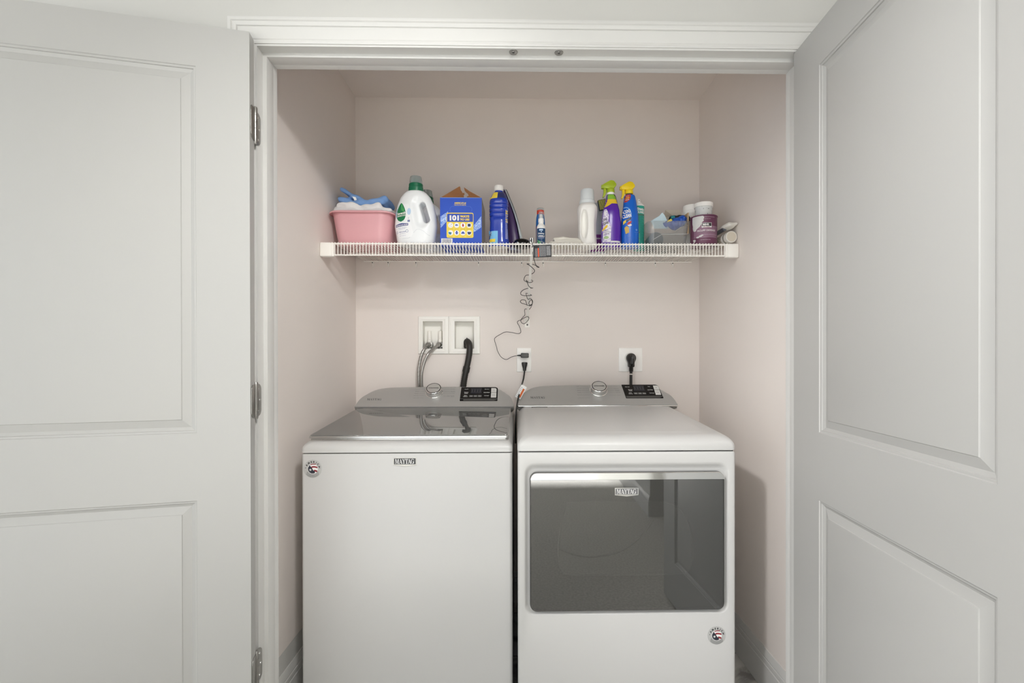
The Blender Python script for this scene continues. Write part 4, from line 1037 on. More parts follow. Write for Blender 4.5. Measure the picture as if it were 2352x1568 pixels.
def detergent(label, loc, rz, full):
    t = thing('detergent_bottle', label, 'bottle', loc, rz, 'white detergent bottles with green caps')
    bo = MB().add(*_jug).done('bottle_body', M_jug, t, smooth=80)
    cp = MB().lathe([(.2245, .0300), (.2265, .0305), (.2420, .0300), (.2435, .0288), (.2560, .0285), (.2575, .0268), (.2580, .0200)], n=40).done('cap', M_green, t)
    MB().lathe([(.2582, .0262), (.2600, .0266), (.2840, .0240), (.2870, .0225), (.2880, .0180), (.2878, .0001)], n=40).done('dosing_cup', M_cup, t)
    MB().lathe([(.2584, .012), (.262, .0150), (.270, .0120), (.2755, .0060), (.2760, .001)], n=20).done('spout', mat('spout_green', '#4e8f86', .4), cp)
    if full:
        S = Surf(bo, L=.005)
        S.put('label', rows_uv([(z, u0, u1) for z, u0, u1 in ((.030, -.058, -.006), (.045, -.073, .004), (.060, -.0795, .0), (.09, -.0810, -.006), (.12, -.0765, -.010), (.150, -.068, -.013), (.165, -.0600, -.016))], 12), mat('label_white', '#f4f6f8', .4), t, .0005)
        S.put('sky_patch', tr_uv(disc_uv(0, 0, .013, .021, 12, 8), -.064, .128), mat('pale_blue_print', '#bcd5ee', .5), t, .0008)
        S.put('sky_patch', tr_uv(disc_uv(0, 0, .008, .014, 12, 8), -.014, .133), mat('pale_blue_print', '#bcd5ee', .5), t, .0008)
        leaf = [(-.0385, 0)]; rws = []
        for i in range(17):
            v = i / 16; wd = .0235 * math.sin(math.pi * min(1, v ** .8)) ** .62 * (1 - .25 * v) if 0 < v < 1 else .0002
            rws.append((.093 + .078 * v, -.0490 - wd, -.0490 + wd))
        lf = S.put('leaf_mark', rows_uv(rws, 8), mat('leaf_green', '#12784a', .5), t, .0011)
        S.put('leaf_vein', join_uv(poly_uv([(-.0490, .171), (-.0415, .158), (-.044, .145), (-.0490, .137)]), poly_uv([(-.040, .153), (-.034, .140), (-.0370, .132), (-.045, .139)])), mat('leaf_light_green', '#4fa662', .5), lf, .0013)
        S.put('lettering', tr_uv(text_uv('Seventh', w=.0400, h=.0105, bold=.03), -.0475, .1275, 4), M_whiteprint, lf, .0018)
        S.put('lettering', tr_uv(text_uv('GENERATION', w=.0410, h=.0058, bold=.03), -.0470, .1170, 4), M_whiteprint, lf, .0018)
        bn = S.put('banner', poly_uv([(-.0740, .0725), (-.0170, .0765), (-.0170, .0850), (-.0430, .0840), (-.0470, .0865), (-.0510, .0835), (-.0740, .0815)]), mat('indigo_print', '#3e4a8f', .5), t, .0009)
        S.put('lettering', tr_uv(text_uv('SENSITIVE SKIN', w=.052, h=.0048, bold=.04), -.0455, .0788, 4), M_whiteprint, bn, .0013)
        sm = [tr_uv(text_uv('laundry detergent', w=.040, h=.0030), -.0440, .0680, 4), tr_uv(text_uv('fragrance free', w=.030, h=.0026), -.0450, .0635, 4), tr_uv(text_uv('FREE & CLEAR', w=.030, h=.0036, bold=.02), -.0430, .0520, 4), tr_uv(text_uv('plant-based', w=.026, h=.0026), -.0430, .0450, 4), tr_uv(text_uv('99 fl oz (2.93 L)', w=.028, h=.0024), -.0420, .0365, 4),
              ring_uv(-.0680, .0510, .0038, .0046, 0, 360, 18), ring_uv(-.0225, .0545, .0046, .0056, 0, 360, 18)]
        S.put('small_print', join_uv(*sm), mat('indigo_print', '#3e4a8f', .5), t, .0009)
        S.put('recycle_mark', join_uv(ring_uv(-.0150, .1060, .0022, .0032, 20, 330, 12), rect_uv(-.0200, -.0095, .0905, .0990, 1, 2)), mat('faded_indigo_print', '#8087ad', .5), t, .0009)
        S.put('seam_line', line_uv([p[:2] for p in catmull([(-.044, .0240, 0), (-.012, .0280, 0), (.006, .0480, 0), (.020, .0600, 0), (.040, .0560, 0), (.058, .0420, 0), (.068, .0360, 0)], 5)], .0008), mat('seam_grey', '#c3c9cf', .5), t, .0004)
    return t
detergent('large white detergent bottle with a green leaf label, beside the pink basin', (-.4195, 1.965, ZD), R(-6), True)
detergent('white detergent bottle with green cap, mostly hidden behind the green-leaf one', (-.4080, 2.140, ZD), R(4), False)

# ---- blue carton
t = thing('cardboard_box', 'blue cardboard box printed 101 WAYS TO USE, its brown top flaps torn open', 'box', (-.2310, 2.035, ZD))
W, D, H = .1705, .190, .1960
M_blue = mat('blue_print', '#1f4fc0', .5, vary=.02)
b = MB()
x0, x1, y0, y1 = -W / 2, W / 2, -D / 2, D / 2; tk = .0025
outer = [(x0, y0), (x1, y0), (x1, y1), (x0, y1)]; inn = [(x0 + tk, y0 + tk), (x1 - tk, y0 + tk), (x1 - tk, y1 - tk), (x0 + tk, y1 - tk)]
b.rings([[(x, y, tk) for x, y in inn], [(x, y, H) for x, y in inn], [(x, y, H) for x, y in outer], [(x, y, 0) for x, y in outer]], False, True)
b.add([(x, y, tk) for x, y in inn], [(0, 1, 2, 3)])
bx = b.done('carton', M_blue, t, smooth=0)
MB().box(x1 + .0001, x1 + .0006, y0 + .003, y1 - .001, .002, H - .002).done('side_panel', mat('carton_side_pale', '#a9a59c', .6), t, smooth=0)
MB().box(x0 + .001, x1 - .001, y0 - .0004, y0 + .002, H - .0012, H + .0004).done('worn_edge', mat('worn_edge_blue', '#8ea9e2', .6), t, smooth=0)
M_kraft = mat('kraft_brown', '#8a5c37', .85, vary=.12, vscale=25, bump=.3)
def flap(nm, pts, th=.0022):
    """polygon in 3D, thickened"""
    n = (Vector(pts[1]) - Vector(pts[0])).cross(Vector(pts[2]) - Vector(pts[0])).normalized() * th
    MB().rings([[tuple(Vector(p)) for p in pts], [tuple(Vector(p) + n) for p in pts]]).done(nm, M_kraft, t, smooth=0)
# side flaps standing up and leaning in; torn edges
flap('torn_flap', [(x0 + .001, y0 + .002, H), (x0 + .079, y0 + .006, H + .0480), (x0 + .082, y0 + .006, H + .0460), (x0 + .084, y0 + .006, H + .034), (x0 + .090, y0 + .005, H + .025), (x0 + .091, y0 + .005, H + .021), (x0 + .098, y0 + .004, H + .021), (x0 + .100, y0 + .004, H + .015), (x0 + .096, y0 + .003, H + .010), (x0 + .098, y0 + .003, H + .002), (x0 + .06, y0 + .002, H + .0005)])
flap('torn_flap', [(x1 - .001, y0 + .002, H + .001), (x1 - .050, y0 + .005, H + .028), (x1 - .073, y0 + .006, H + .044), (x1 - .070, y0 + .006, H + .030), (x1 - .063, y0 + .005, H + .022), (x1 - .056, y0 + .004, H + .016), (x1 - .054, y0 + .004, H + .009), (x1 - .060, y0 + .003, H + .006), (x1 - .061, y0 + .002, H + .001), (x1 - .03, y0 + .002, H)])
flap('back_flap', [(x0 + .004, y1 - .004, H), (x1 - .004, y1 - .004, H), (x1 - .030, y1 - .020, H + .012), (x0 + .030, y1 - .020, H + .012)])
S = Surf(bx)
M_yel = mat('yellow_print', '#f2d64a', .5); M_sp = mat('speckled_splash', '#2f62cf', .5, spots=('#b8d2f6', 420, .47)); M_lb = mat('light_blue_print', '#5f92e6', .5, spots=('#c9dcf8', 300, .5))
px = lambda u, v: ((u - 660) / 1344 * .2147 * .985, (1445 - v) / 1344 * .2147)   # print layout measured on the carton face
def P(*q): return poly_uv([px(*a) for a in q])
S.put('splash', P((128, 700), (300, 590), (330, 560), (285, 690), (285, 830), (128, 1000)), M_sp, t, .0003)
S.put('splash', P((128, 780), (275, 700), (282, 770), (128, 910)), M_lb, t, .0004)
S.put('splash', P((1185, 690), (1185, 980), (1010, 1090), (985, 1080), (990, 930), (1090, 810)), M_sp, t, .0003)
S.put('splash', P((1185, 760), (1185, 880), (1010, 980), (1000, 930), (1100, 830)), M_lb, t, .0004)
u0, v0 = px(285, 1245); u1, v1 = px(985, 605)
fr = S.put('printed_panel', poly_uv(rr(u0, u1, v0, v1, .006, 6)), M_yel, t, .0005)
u0, v0 = px(300, 838); u1, v1 = px(972, 628)
S.put('panel_band', poly_uv(rr(u0, u1, v0, v1, (.0005, .0005, .005, .005), 5)), mat('deep_blue_print', '#2a4bb0', .5), fr, .0009)
def T(body, a, c, m, par, off=.0004, bold=.03):
    u0, v0 = px(*a); u1, v1 = px(*c); S.put('lettering', tr_uv(text_uv(body, w=abs(u1 - u0), h=abs(v1 - v0), bold=bold), (u0 + u1) / 2, (v0 + v1) / 2), m, par, off)
T('101', (368, 808), (608, 668), M_whiteprint, fr, .0013, .055); T('WAYS', (635, 732), (880, 668), M_yel, fr, .0013, .05); T('TO USE', (637, 806), (882, 752), M_yel, fr, .0013, .05)
T("AMERICA'S #1", (490, 382), (795, 335), M_yel, t, .0005, .03); T('VERSATILE STAIN REMOVER', (485, 418), (795, 394), M_yel, t, .0005, .02)
uu, vv = px(660, 520)
S.put('handle_outline', line_uv(rr(uu - .045, uu + .045, vv - .0125, vv + .0125, .0122, 8), .0006), mat('faint_blue_print', '#5f86dc', .5), t, .0004)
icons = [(392, 925), (550, 925), (712, 925), (874, 925), (392, 1118), (550, 1118), (712, 1118), (874, 1118)]
S.put('icon_discs', join_uv(*[tr_uv(disc_uv(0, 0, .0106, nr=14, nc=4), *px(*c)) for c in icons]), M_whiteprint, fr, .0009)
def ic(c, pts): u, v = px(*c); return poly_uv([(u + a * .001, v + b_ * .001) for a, b_ in pts])
S.put('icon_marks', join_uv(ic(icons[0], [(-6, -5), (-1, -2), (-3, -1)]), ic(icons[0], [(1, 5), (5, 5), (4, 2), (2, 3)]), ic(icons[0], [(2, -6), (4, -5), (3, -2)])), mat('icon_tan', '#a98a74', .5), fr, .0013)
S.put('icon_marks', join_uv(ic(icons[1], [(-7, 1), (-3, 4), (3, 3), (6, 1), (4, -2), (0, -1), (-3, -3)]), ic(icons[5], [(-3, 8), (3, 8), (3, 2), (6, 2), (6, -2), (3, -1), (4, -6), (-4, -6), (-3, -1), (-6, -2), (-6, 2), (-3, 2)]), ic(icons[6], [(-4, 5), (4, 5), (8, -4), (-8, -4)])), mat('icon_blue', '#3c55b4', .5), fr, .0013)
S.put('icon_marks', ic(icons[2], [(0, 8), (-3, 2), (-3, -3), (0, -7), (4, -3), (4, 1), (1, 2)]), mat('icon_red', '#b8323a', .5), fr, .0013)
S.put('icon_marks', join_uv(ic(icons[3], [(-6, 6), (6, 6), (6, -5), (-6, -5)]), ic(icons[7], [(-8, 4), (8, 4), (8, -1), (5, -6), (0, -7), (-5, -6)])), mat('icon_navy', '#26355e', .5), fr, .0013)
S.put('icon_marks', ic(icons[4], [(-9, 4), (4, 2), (2, -7), (-5, -7), (-9, -2)]), mat('icon_teal', '#2f7f95', .5), fr, .0013)
cap = [('PET STAINS', 385, 1022), ('LAUNDRY', 548, 1022), ('RED WINE', 708, 1022), ('APPLIANCES', 872, 1022), ('CARPETS', 385, 1215), ('PATIO', 550, 1215), ('GROUT', 712, 1215), ('UPHOLSTERY', 872, 1215)]
S.put('lettering', join_uv(*[tr_uv(text_uv(a, w=.0030 * len(a) * .8, h=.0024), *px(u, v)) for a, u, v in cap]), M_inkgrey, fr, .0009)
u0, v0 = px(145, 1420); u1, v1 = px(438, 1262)
bc = S.put('barcode', rect_uv(u0, u1, v0, v1, 1, 2), M_whiteprint, t, .0004)
bars = []; u = u0 + .005; k = 0
while u < u1 - .005: wd = (.0007, .0014, .0005, .0020)[(k * 7 + 3) % 4]; bars.append(rect_uv(u, u + wd, v0 + .003, v1 - .002, 1, 1)); u += wd + (.0008, .0014, .0006)[k % 3]; k += 1
S.put('bars', join_uv(*bars), mat('bar_grey', '#7b7d92', .5), bc, .0008)

# ---- ribbed blue bottle with a white cap
t = thing('cleaner_bottle', 'ribbed blue bottle with a white cap and yellow labels, right of the blue box', 'bottle', (-.0765, 1.975, ZD))
se = []
prof = [(0, .0415), (.004, .0435), (.022, .0430), (.040, .0405), (.080, .0378), (.105, .0370), (.120, .0388), (.1225, .0360), (.1255, .0360), (.128, .0392), (.139, .0392), (.1415, .0362), (.1445, .0362), (.147, .0395), (.158, .0395), (.1605, .0366), (.1635, .0366), (.166, .0397), (.175, .0397), (.1775, .0370), (.180, .0370), (.1825, .0395), (.192, .0385), (.205, .0345), (.220, .0270), (.2280, .0205), (.2285, .0165), (.2340, .0165)]
bo = MB().loft([(z, 0, 0, r, r * .82, 2.6 if z < .19 else 2.2) for z, r in prof], 44).done('bottle_body', mat('blue_bottle_plastic', '#1f3fae', .18, coat=.3), t, smooth=50)
MB().loft([(.2335, 0, 0, .0170, .0165, 2), (.2345, 0, 0, .0182, .0178, 2), (.2370, 0, 0, .0175, .0172, 2), (.2380, 0, 0, .0196, .0193, 2), (.2530, 0, 0, .0196, .0193, 2), (.2555, 0, 0, .0180, .0178, 2)], 36).done('cap', M_white, t, smooth=40)
S = Surf(bo, L=.005)
S.put('label', rows_uv([(.1975, -.0375, -.0060), (.205, -.0340, -.0050), (.215, -.0285, -.0040), (.224, -.0225, -.0030)], 6), M_yel, t)
S.put('label', rows_uv([(.1985, -.0045, .0350), (.207, -.0040, .0320), (.216, -.0030, .0280), (.226, -.0020, .0210)], 6), mat('slate_label', '#2a3466', .4), t)
S.put('label', rect_uv(-.0400, -.0035, .0100, .0620, 4, 8), mat('sky_label', '#7fc0e8', .45), t)
S.put('label_stripe', rows_uv([(.016, -.0412, -.0150), (.0290, -.0412, -.0130)], 6), M_yel, t, .0008)
S.put('label_stripe', rows_uv([(.040, -.0405, -.0330), (.060, -.0395, -.0280)], 4), mat('navy_label', '#202a5c', .45, spots=('#dfe6f2', 300, .5)), t, .0008)
S.put('label_text', join_uv(*[rect_uv(.0275, .0372, z, z + .0016, 1, 3) for z in np.arange(.030, .150, .0032)]), mat('faded_white_print', '#b9bfe0', .5), t, .0006)
S.put('label_text', join_uv(*[rect_uv(.0290, .0375, z, z + .004, 1, 3) for z in np.arange(.100, .150, .0085)]), M_yel, t, .0008)
MB().loft([(-.0001, 0, 0, .0395, .033, 2.6), (.0045, 0, 0, .0437, .0362, 2.6), (.0050, 0, 0, .0430, .0355, 2.6)], 40).done('base_band', M_white, t, smooth=40)

# ---- clothes iron standing on its heel, sole turned to the right
t = thing('clothes_iron', 'purple and grey clothes iron standing upright on its heel, behind the ribbed blue bottle', 'iron', (-.020, 2.070, ZD))
zz = np.array([0, .010, .06, .11, .16, .20, .235, .262, .272]); hw = np.array([.0440, .0450, .0445, .0400, .0330, .0250, .0160, .0080, .0030]); xr = np.array([.030, .034, .030, .020, .006, -.008, -.022, -.032, -.037]); dp = np.array([.052, .058, .055, .046, .034, .026, .018, .010, .004])
rs = []
for z, h_, x_, d_ in zip(zz, hw, xr, dp):
    rs.append([(x_ - d_ * .5 + d_ * .5 * math.cos(a * math.pi / 16) if math.cos(a * math.pi / 16) < 0 else x_ - d_ * .5 + d_ * .5 * math.cos(a * math.pi / 16) ** .45, h_ * math.copysign(abs(math.sin(a * math.pi / 16)) ** .8, math.sin(a * math.pi / 16)), z) for a in range(32)])
MB().rings(rs).done('iron_body', mat('purple_plastic', '#4d3a66', .3), t, smooth=50)
# soleplate: thin plate following the curved right side
def sole(off0, off1, k, nm, m):
    a = []
    for z, h_, x_ in zip(zz, hw * k, xr): a.append((z, h_, x_))
    r1 = []
    pts_f = [(x_ + off0, -h_, z) for z, h_, x_ in a] + [(x_ + off0, h_, z) for z, h_, x_ in a[::-1]]
    pts_b = [(x_ + off1, -h_, z) for z, h_, x_ in a] + [(x_ + off1, h_, z) for z, h_, x_ in a[::-1]]
    b = MB(); n = len(a)
    vs = []
    for q in (off0, off1):
        for z, h_, x_ in a: vs += [(x_ + q, -h_, z), (x_ + q, h_, z)]
    fs = []
    for s_ in (0, 2 * n):
        for i in range(n - 1): fs.append((s_ + 2 * i, s_ + 2 * i + 1, s_ + 2 * i + 3, s_ + 2 * i + 2))
    for i in range(n - 1):
        for e in (0, 1): fs.append((2 * i + e, 2 * i + 2 + e, 2 * n + 2 * i + 2 + e, 2 * n + 2 * i + e))
    fs += [(0, 1, 2 * n + 1, 2 * n), (2 * n - 2, 2 * n - 1, 4 * n - 1, 4 * n - 2)]
    b.add(vs, fs).done(nm, m, t, smooth=40)
sole(.0002, .0060, 1.02, 'heel_frame', mat('pale_grey_plastic', '#b8bfc4', .35)); sole(.0062, .0100, 1.05, 'soleplate', mat('soleplate_grey', '#8e938f', .3, .5))
MB().tube(catmull([(-.012, 0, .030), (-.050, 0, .060), (-.056, 0, .110), (-.046, 0, .165), (-.034, 0, .195)], 6), .012, 14).done('handle', mat('purple_plastic', '#4d3a66', .3), t)
MB().loft([(0, .012, -.030, .024, .018, 2.5), (.014, .012, -.030, .023, .017, 2.5), (.024, .010, -.030, .017, .013, 2.2), (.030, .004, -.030, .006, .006, 2)], 28).done('water_tank', mat('pale_lilac_plastic', '#c9cde6', .2), t, smooth=50)

# ---- small black round device and chrome fitting
t = thing('charging_dock', 'low round black device lying on the shelf right of the iron', 'device', (.0200, 1.985, ZD))
MB().loft([(0, 0, 0, .032, .034, 2), (.004, 0, 0, .0355, .037, 2), (.024, 0, 0, .0345, .0355, 2), (.032, -.001, 0, .029, .029, 2), (.0365, -.002, 0, .018, .018, 2), (.0372, -.002, 0, .003, .003, 2)], 40).done('dock_body', M_blackgloss, t, smooth=50)
MB().box(-.022, -.014, -.037, -.034, .006, .018, .001).done('contact_tab', mat('pale_grey_plastic', '#b8bfc4', .35), t)
t = thing('chrome_clip', 'small shiny chrome clip standing at the shelf edge, beside the black device', 'clip', (.0590, 1.955, ZD))
MB().loft([(0, 0, 0, .008, .010, 3), (.005, 0, 0, .008, .010, 3), (.0065, 0, 0, .005, .006, 3), (.012, 0, 0, .005, .006, 3), (.0135, 0, 0, .0085, .010, 4), (.034, 0, 0, .0090, .010, 4), (.0352, 0, 0, .0075, .009, 4)], 24).done('clip_body', M_chrome, t, smooth=35)
MB().box(-.0030, .0030, -.0112, -.0100, .016, .033, .0004).done('clip_slot', M_gasket, t)

# ---- wrinkle spray and the red-capped bottle behind it
t = thing('spray_bottle', 'small white pump spray bottle with a dark blue label, standing in front at mid shelf', 'bottle', (.0985, 1.945, ZD))
bo = MB().lathe([(0, .0160), (.002, .0180), (.072, .0180), (.080, .0172), (.0880, .0130), (.0900, .0108), (.0905, .0104), (.0980, .0104)], n=36).done('bottle_body', M_white, t)
pm = MB().lathe([(.0978, .0112), (.0990, .0116), (.1120, .0112), (.1130, .0085), (.1136, .0068), (.1290, .0062), (.1300, .0056), (.1302, .0001)], n=28).done('pump', M_white, t)
MB().lathe([(.1132, .0105), (.1150, .0108), (.1380, .0100), (.1400, .0085), (.1404, .0001)], n=28).done('clear_cap', mat_glass('clear_cap', '#f2f5f6', .05, .75, 1.45, '#cfd4d6'), t)
S = Surf(bo, L=.005)
lb = S.put('label', rect_uv(-.0168, .0168, .0035, .0700, 2, 24), mat('downy_navy', '#15426e', .35), t, .0004)
S.put('lettering', tr_uv(text_uv('Downy', w=.0250, h=.0085, bold=.03), 0, .0475), M_whiteprint, lb, .0007)
S.put('lettering', tr_uv(text_uv('WRINKLE', w=.0270, h=.0058, bold=.04), 0, .0375), M_whiteprint, lb, .0007)
S.put('lettering', tr_uv(text_uv('RELEASER', w=.0250, h=.0040, bold=.02), 0, .0305), mat('faded_white_print', '#b9bfe0', .5), lb, .0007)
S.put('label_mark', join_uv(rect_uv(-.009, .007, .0600, .0660, 1, 6), disc_uv(0, .0555, .0022)), mat('pale_blue_print', '#bcd5ee', .5), lb, .0007)
S.put('label_mark', poly_uv([(-.0150, .0060), (-.0150, .0240), (-.0060, .0170), (.0000, .0120), (-.0070, .0090)]), mat('leaf_light_green', '#4fa662', .5), lb, .0006)
S.put('label_mark', line_uv([(-.012, .0140), (-.004, .0150), (.006, .0135), (.0150, .0115)], .0012), M_whiteprint, lb, .0008)
t = thing('cleaner_bottle', 'blue bottle with an orange-red cap, behind the small white spray bottle', 'bottle', (.1000, 2.030, ZD))
bo = MB().loft([(0, 0, 0, .0175, .013, 2.6), (.003, 0, 0, .0195, .015, 2.6), (.120, 0, 0, .0195, .015, 2.6), (.136, 0, 0, .0182, .014, 2.4), (.150, 0, 0, .0160, .0135, 2.2), (.1530, 0, 0, .0145, .0130, 2)], 32).done('bottle_body', mat('mid_blue_plastic', '#2f6bb0', .3), t, smooth=50)
MB().lathe([(.1530, .0152), (.1545, .0158), (.1690, .0154), (.1700, .0140), (.1702, .0001)], n=30).done('cap', mat('orange_red_cap', '#d94a35', .4), t)
MB().lathe([(.1703, .0150), (.1710, .0160), (.1780, .0156), (.1800, .0140), (.1803, .0001)], n=30).done('overcap', mat_glass('clear_cap', '#f2f5f6', .05, .75, 1.45, '#cfd4d6'), t)
Surf(bo, L=.005).put('label', rect_uv(-.0180, -.0105, .005, .100, 1, 4), mat('maroon_print', '#8a3a3a', .5), t)

# ---- folded white cloth
heap('folded_cloth', 'small cream-white cloth folded flat at mid shelf, left of the white bottle', 'cloth', (.200, 1.975, ZD + .002), mat('cream_cloth', '#e9e5da', .95, bump=.8, bscale=900),
     [((-.058, 0, .008), (.064, 0, .008), .0085, .035), ((-.040, 0, .019), (.060, 0, .017), .0065, .034), ((-.044, 0, .027), (-.010, 0, .031), .0065, .030), ((-.012, 0, .030), (.052, 0, .0240), .0060, .030)], 9, .0012, .0022)

# ---- white handled bottle seen edge on
t = thing('softener_bottle', 'white bottle with a carved grip and pale grey cap, blank side forward', 'bottle', (.2955, 1.985, ZD))
def soft(X, Y, Z):
    zt = [-.01, 0, .004, .02, .06, .10, .13, .150, .163, .170, .176]; wt = [.03, .0375, .0395, .0395, .0385, .0385, .0410, .0420, .0400, .0350, .0290]
    w_ = np.interp(Z / 1.045, zt, wt); th = w_ * 1.15
    k = ((np.abs(X) / w_) ** 2.5 + (np.abs(Y) / th) ** 2.5) ** .4; d = (k - 1) * w_ * .8
    d = smax(smax(d, -Z, .004), Z - .184, .003)
    g = ell_sdf(X, Y, Z, (-.0175, -.040, .092), (.0135, .034, .058)); g2 = ell_sdf(X, Y, Z, (.0390, -.036, .088), (.0120, .026, .062))
    return smax(smax(d, -g, .006), -g2, .008)
MB().add(*snet(soft, (-.047, -.054, -.001), (.047, .054, .187), .0022)).done('bottle_body', M_white, t, smooth=80)
MB().lathe([(.1820, .0305), (.1830, .0325), (.1970, .0325), (.1985, .0312), (.1995, .0300), (.2380, .0278), (.2430, .0262), (.2455, .0230), (.2460, .0001)], n=40).done('cap', mat('pale_grey_cap', '#dfe4e6', .35), t)

# ---- purple-label bottle and brush behind
t = thing('cleaner_bottle', 'grey-white bottle with a purple lower label, behind the white handled bottle', 'bottle', (.3600, 2.110, ZD))
bo = MB().loft([(0, 0, 0, .036, .028, 3), (.004, 0, 0, .039, .031, 3), (.080, 0, 0, .039, .031, 3), (.130, 0, 0, .036, .029, 2.5), (.170, 0, 0, .024, .022, 2.2), (.185, 0, 0, .014, .014, 2), (.200, 0, 0, .014, .014, 2)], 36).done('bottle_body', mat('frosted_plastic', '#c4cad2', .3), t, smooth=50)
MB().lathe([(.1995, .0160), (.201, .0170), (.2250, .0160), (.2262, .0001)], n=28).done('cap', mat('frosted_plastic', '#c4cad2', .3), t)
S = Surf(bo, L=.005); lb = S.put('label', rect_uv(-.0370, .0375, .004, .080, 2, 16), mat('purple_label', '#7b2f86', .4), t); S.put('lettering', tr_uv(text_uv('PROFESSIONAL', w=.055, h=.0065, bold=.03), .0, .0625), M_whiteprint, lb, .0006)
t = thing('scrub_brush', 'scrub brush with yellow and dark bristles, bristles forward, behind the white handled bottle', 'brush', (.3730, 2.045, ZD + .168)); t.rotation_euler = (0, R(-12), 0)
MB().box(-.010, .034, .004, .022, .000, .060, .006, 3).done('brush_head', mat('brush_grey', '#a6adb5', .4), t)
MB().tube([(.012, .014, .004), (-.006, .016, -.070), (-.024, .016, -.150)], [.009, .0075, .0085], 14).done('handle', mat('brush_grey', '#a6adb5', .4), t)
for nm, m, ph in (('dark_bristles', mat('dark_bristle', '#20323f', .8), 0), ('yellow_bristles', mat('yellow_bristle', '#d6d160', .8), 1)):
    bb = MB()
    for k in range(9):
        if ph: bb.box(-.011 + k * .0042, -.0088 + k * .0042, -.014, .0045, .010, .052, .0004, 1)
    if not ph: bb.box(-.013, .028, -.0125, .0045, .009, .053, .001)
    o_ = bb.done(nm, m, t, smooth=0)
    if ph: o_['kind'] = 'stuff'

# ---- trigger spray bottles
def trigger(t, m, cx, cz, k=1.0, ring=True):
    """extruded trigger head facing left: nose, hump, lever, collar.  (cx, cz): neck centre and collar base"""
    hd = [(-.0365, .0290), (-.0340, .0325), (-.0065, .0480), (.0010, .0500), (.0120, .0470), (.0215, .0350), (.0225, .0290), (.0190, .0240), (.0110, .0160), (-.0180, .0150), (-.0330, .0170), (-.0365, .0200)]
    h = MB().prism([(cx + a * k, cz + b_ * k) for a, b_ in hd], -.0135, .0135, .0040)
    h.lathe([(cz - .0005, .0165), (cz + .001, .0172), (cz + .016, .0158), (cz + .0175, .0150)], cx, 0, 30)
    ho = h.done('trigger_head', m, t, smooth=35)
    lv = [(-.0310, .0170), (-.0200, .0160), (-.0185, .0040), (-.0225, -.0090), (-.0290, -.0205), (-.0345, -.0200), (-.0310, -.0060), (-.0300, .0050)]
    MB().prism([(cx + a * k, cz + b_ * k) for a, b_ in lv], -.0075, .0075, .0020).done('trigger_lever', m, ho, smooth=35)
    MB().box(cx - .0395 * k, cx - .0355 * k, -.0080, .0080, cz + .0170 * k, cz + .0320 * k, .0012).done('nozzle', m, ho)
def tabloft(tab, cx0, zk, depth, e=2.6):
    """(pixel row, left, right) table -> loft sections"""
    out = []
    for z, a, b_ in tab: out.append((z, (a + b_) / 2, 0, (b_ - a) / 2, min(depth, (b_ - a) / 2 * .9), e))
    return out
u = .000252
t = thing('trigger_spray', 'purple trigger spray bottle with a lime green head and yellow band', 'spray bottle', (.3965, 1.985, ZD))
o0 = 1187
def zrow(r): return 0 if r > 1206 else .004 if r > 1194 and r < 1196 else (1207 - r) * u + .0175
tab = [(zrow(1207), (1030 - o0) * u, (1335 - o0) * u), (zrow(1195), (1022 - o0) * u, (1343 - o0) * u), (zrow(1000), (1020 - o0) * u, (1350 - o0) * u), (zrow(850), (1025 - o0) * u, (1350 - o0) * u), (zrow(770), (1032 - o0) * u, (1338 - o0) * u), (zrow(740), (1036 - o0) * u, (1330 - o0) * u), (zrow(650), (1052 - o0) * u, (1322 - o0) * u), (zrow(560), (1078 - o0) * u, (1298 - o0) * u), (zrow(480), (1094 - o0) * u, (1280 - o0) * u), (zrow(410), (1104 - o0) * u, (1258 - o0) * u), (zrow(388), (1118 - o0) * u, (1245 - o0) * u)]
bo = MB().loft(tabloft(tab, 0, 0, .030), 44).done('bottle_body', mat('vivid_purple_plastic', '#5a24a8', .22, coat=.2), t, smooth=55)
nx = ((1118 + 1240) / 2 - o0) * u
MB().lathe([(zrow(389), .0155), (zrow(380), .0162), (zrow(352), .0155), (zrow(350), .0150)], nx, 0, 30).done('neck_ring', M_white, t)
trigger(t, mat('lime_plastic', '#a9bd2a', .35), nx, zrow(352))
S = Surf(bo, L=.005)
def U(x, y): return ((x - o0) * u, zrow(y))
def rowsU(rws, nc=10): return rows_uv([(zrow(y), (a - o0) * u, (b_ - o0) * u) for y, a, b_ in rws], nc)
S.put('label_band', rowsU([(478, 1098, 1276), (440, 1104, 1262), (395, 1122, 1248)]), mat('lime_print', '#8cc23c', .4), t)
S.put('label_band', rowsU([(448, 1256, 1270), (430, 1240, 1266), (395, 1215, 1246)]), M_navy, t, .0008)
S.put('label_band', rowsU([(556, 1085, 1294), (520, 1090, 1288), (480, 1097, 1278)]), mat('yellow_label', '#efc92f', .4), t)
S.put('label_band', rowsU([(610, 1068, 1092), (590, 1072, 1130), (557, 1085, 1180)]), mat('yellow_label', '#efc92f', .4), t)
S.put('label', rowsU([(1198, 1030, 1160), (1100, 1024, 1162), (940, 1026, 1168), (850, 1030, 1120), (760, 1040, 1130), (690, 1052, 1110), (650, 1062, 1090)]), mat('pearl_label', '#cbbfe0', .4, spots=('#f1eef6', 120, .46)), t)
S.put('base_band', rowsU([(1204, 1160, 1334), (1175, 1156, 1342)]), M_whiteprint, t)
def TU(par, body, x, y, w_, h_, rot, m, bold=.03): S.put('lettering', tr_uv(text_uv(body, w=w_ * u, h=h_ * u, bold=bold), *U(x, y), rot), m, par, .0010)
TU(t, 'OXI', 1062, 822, 70, 42, 12, M_ink); TU(t, 'CLEAN', 1072, 882, 95, 44, 12, M_ink)
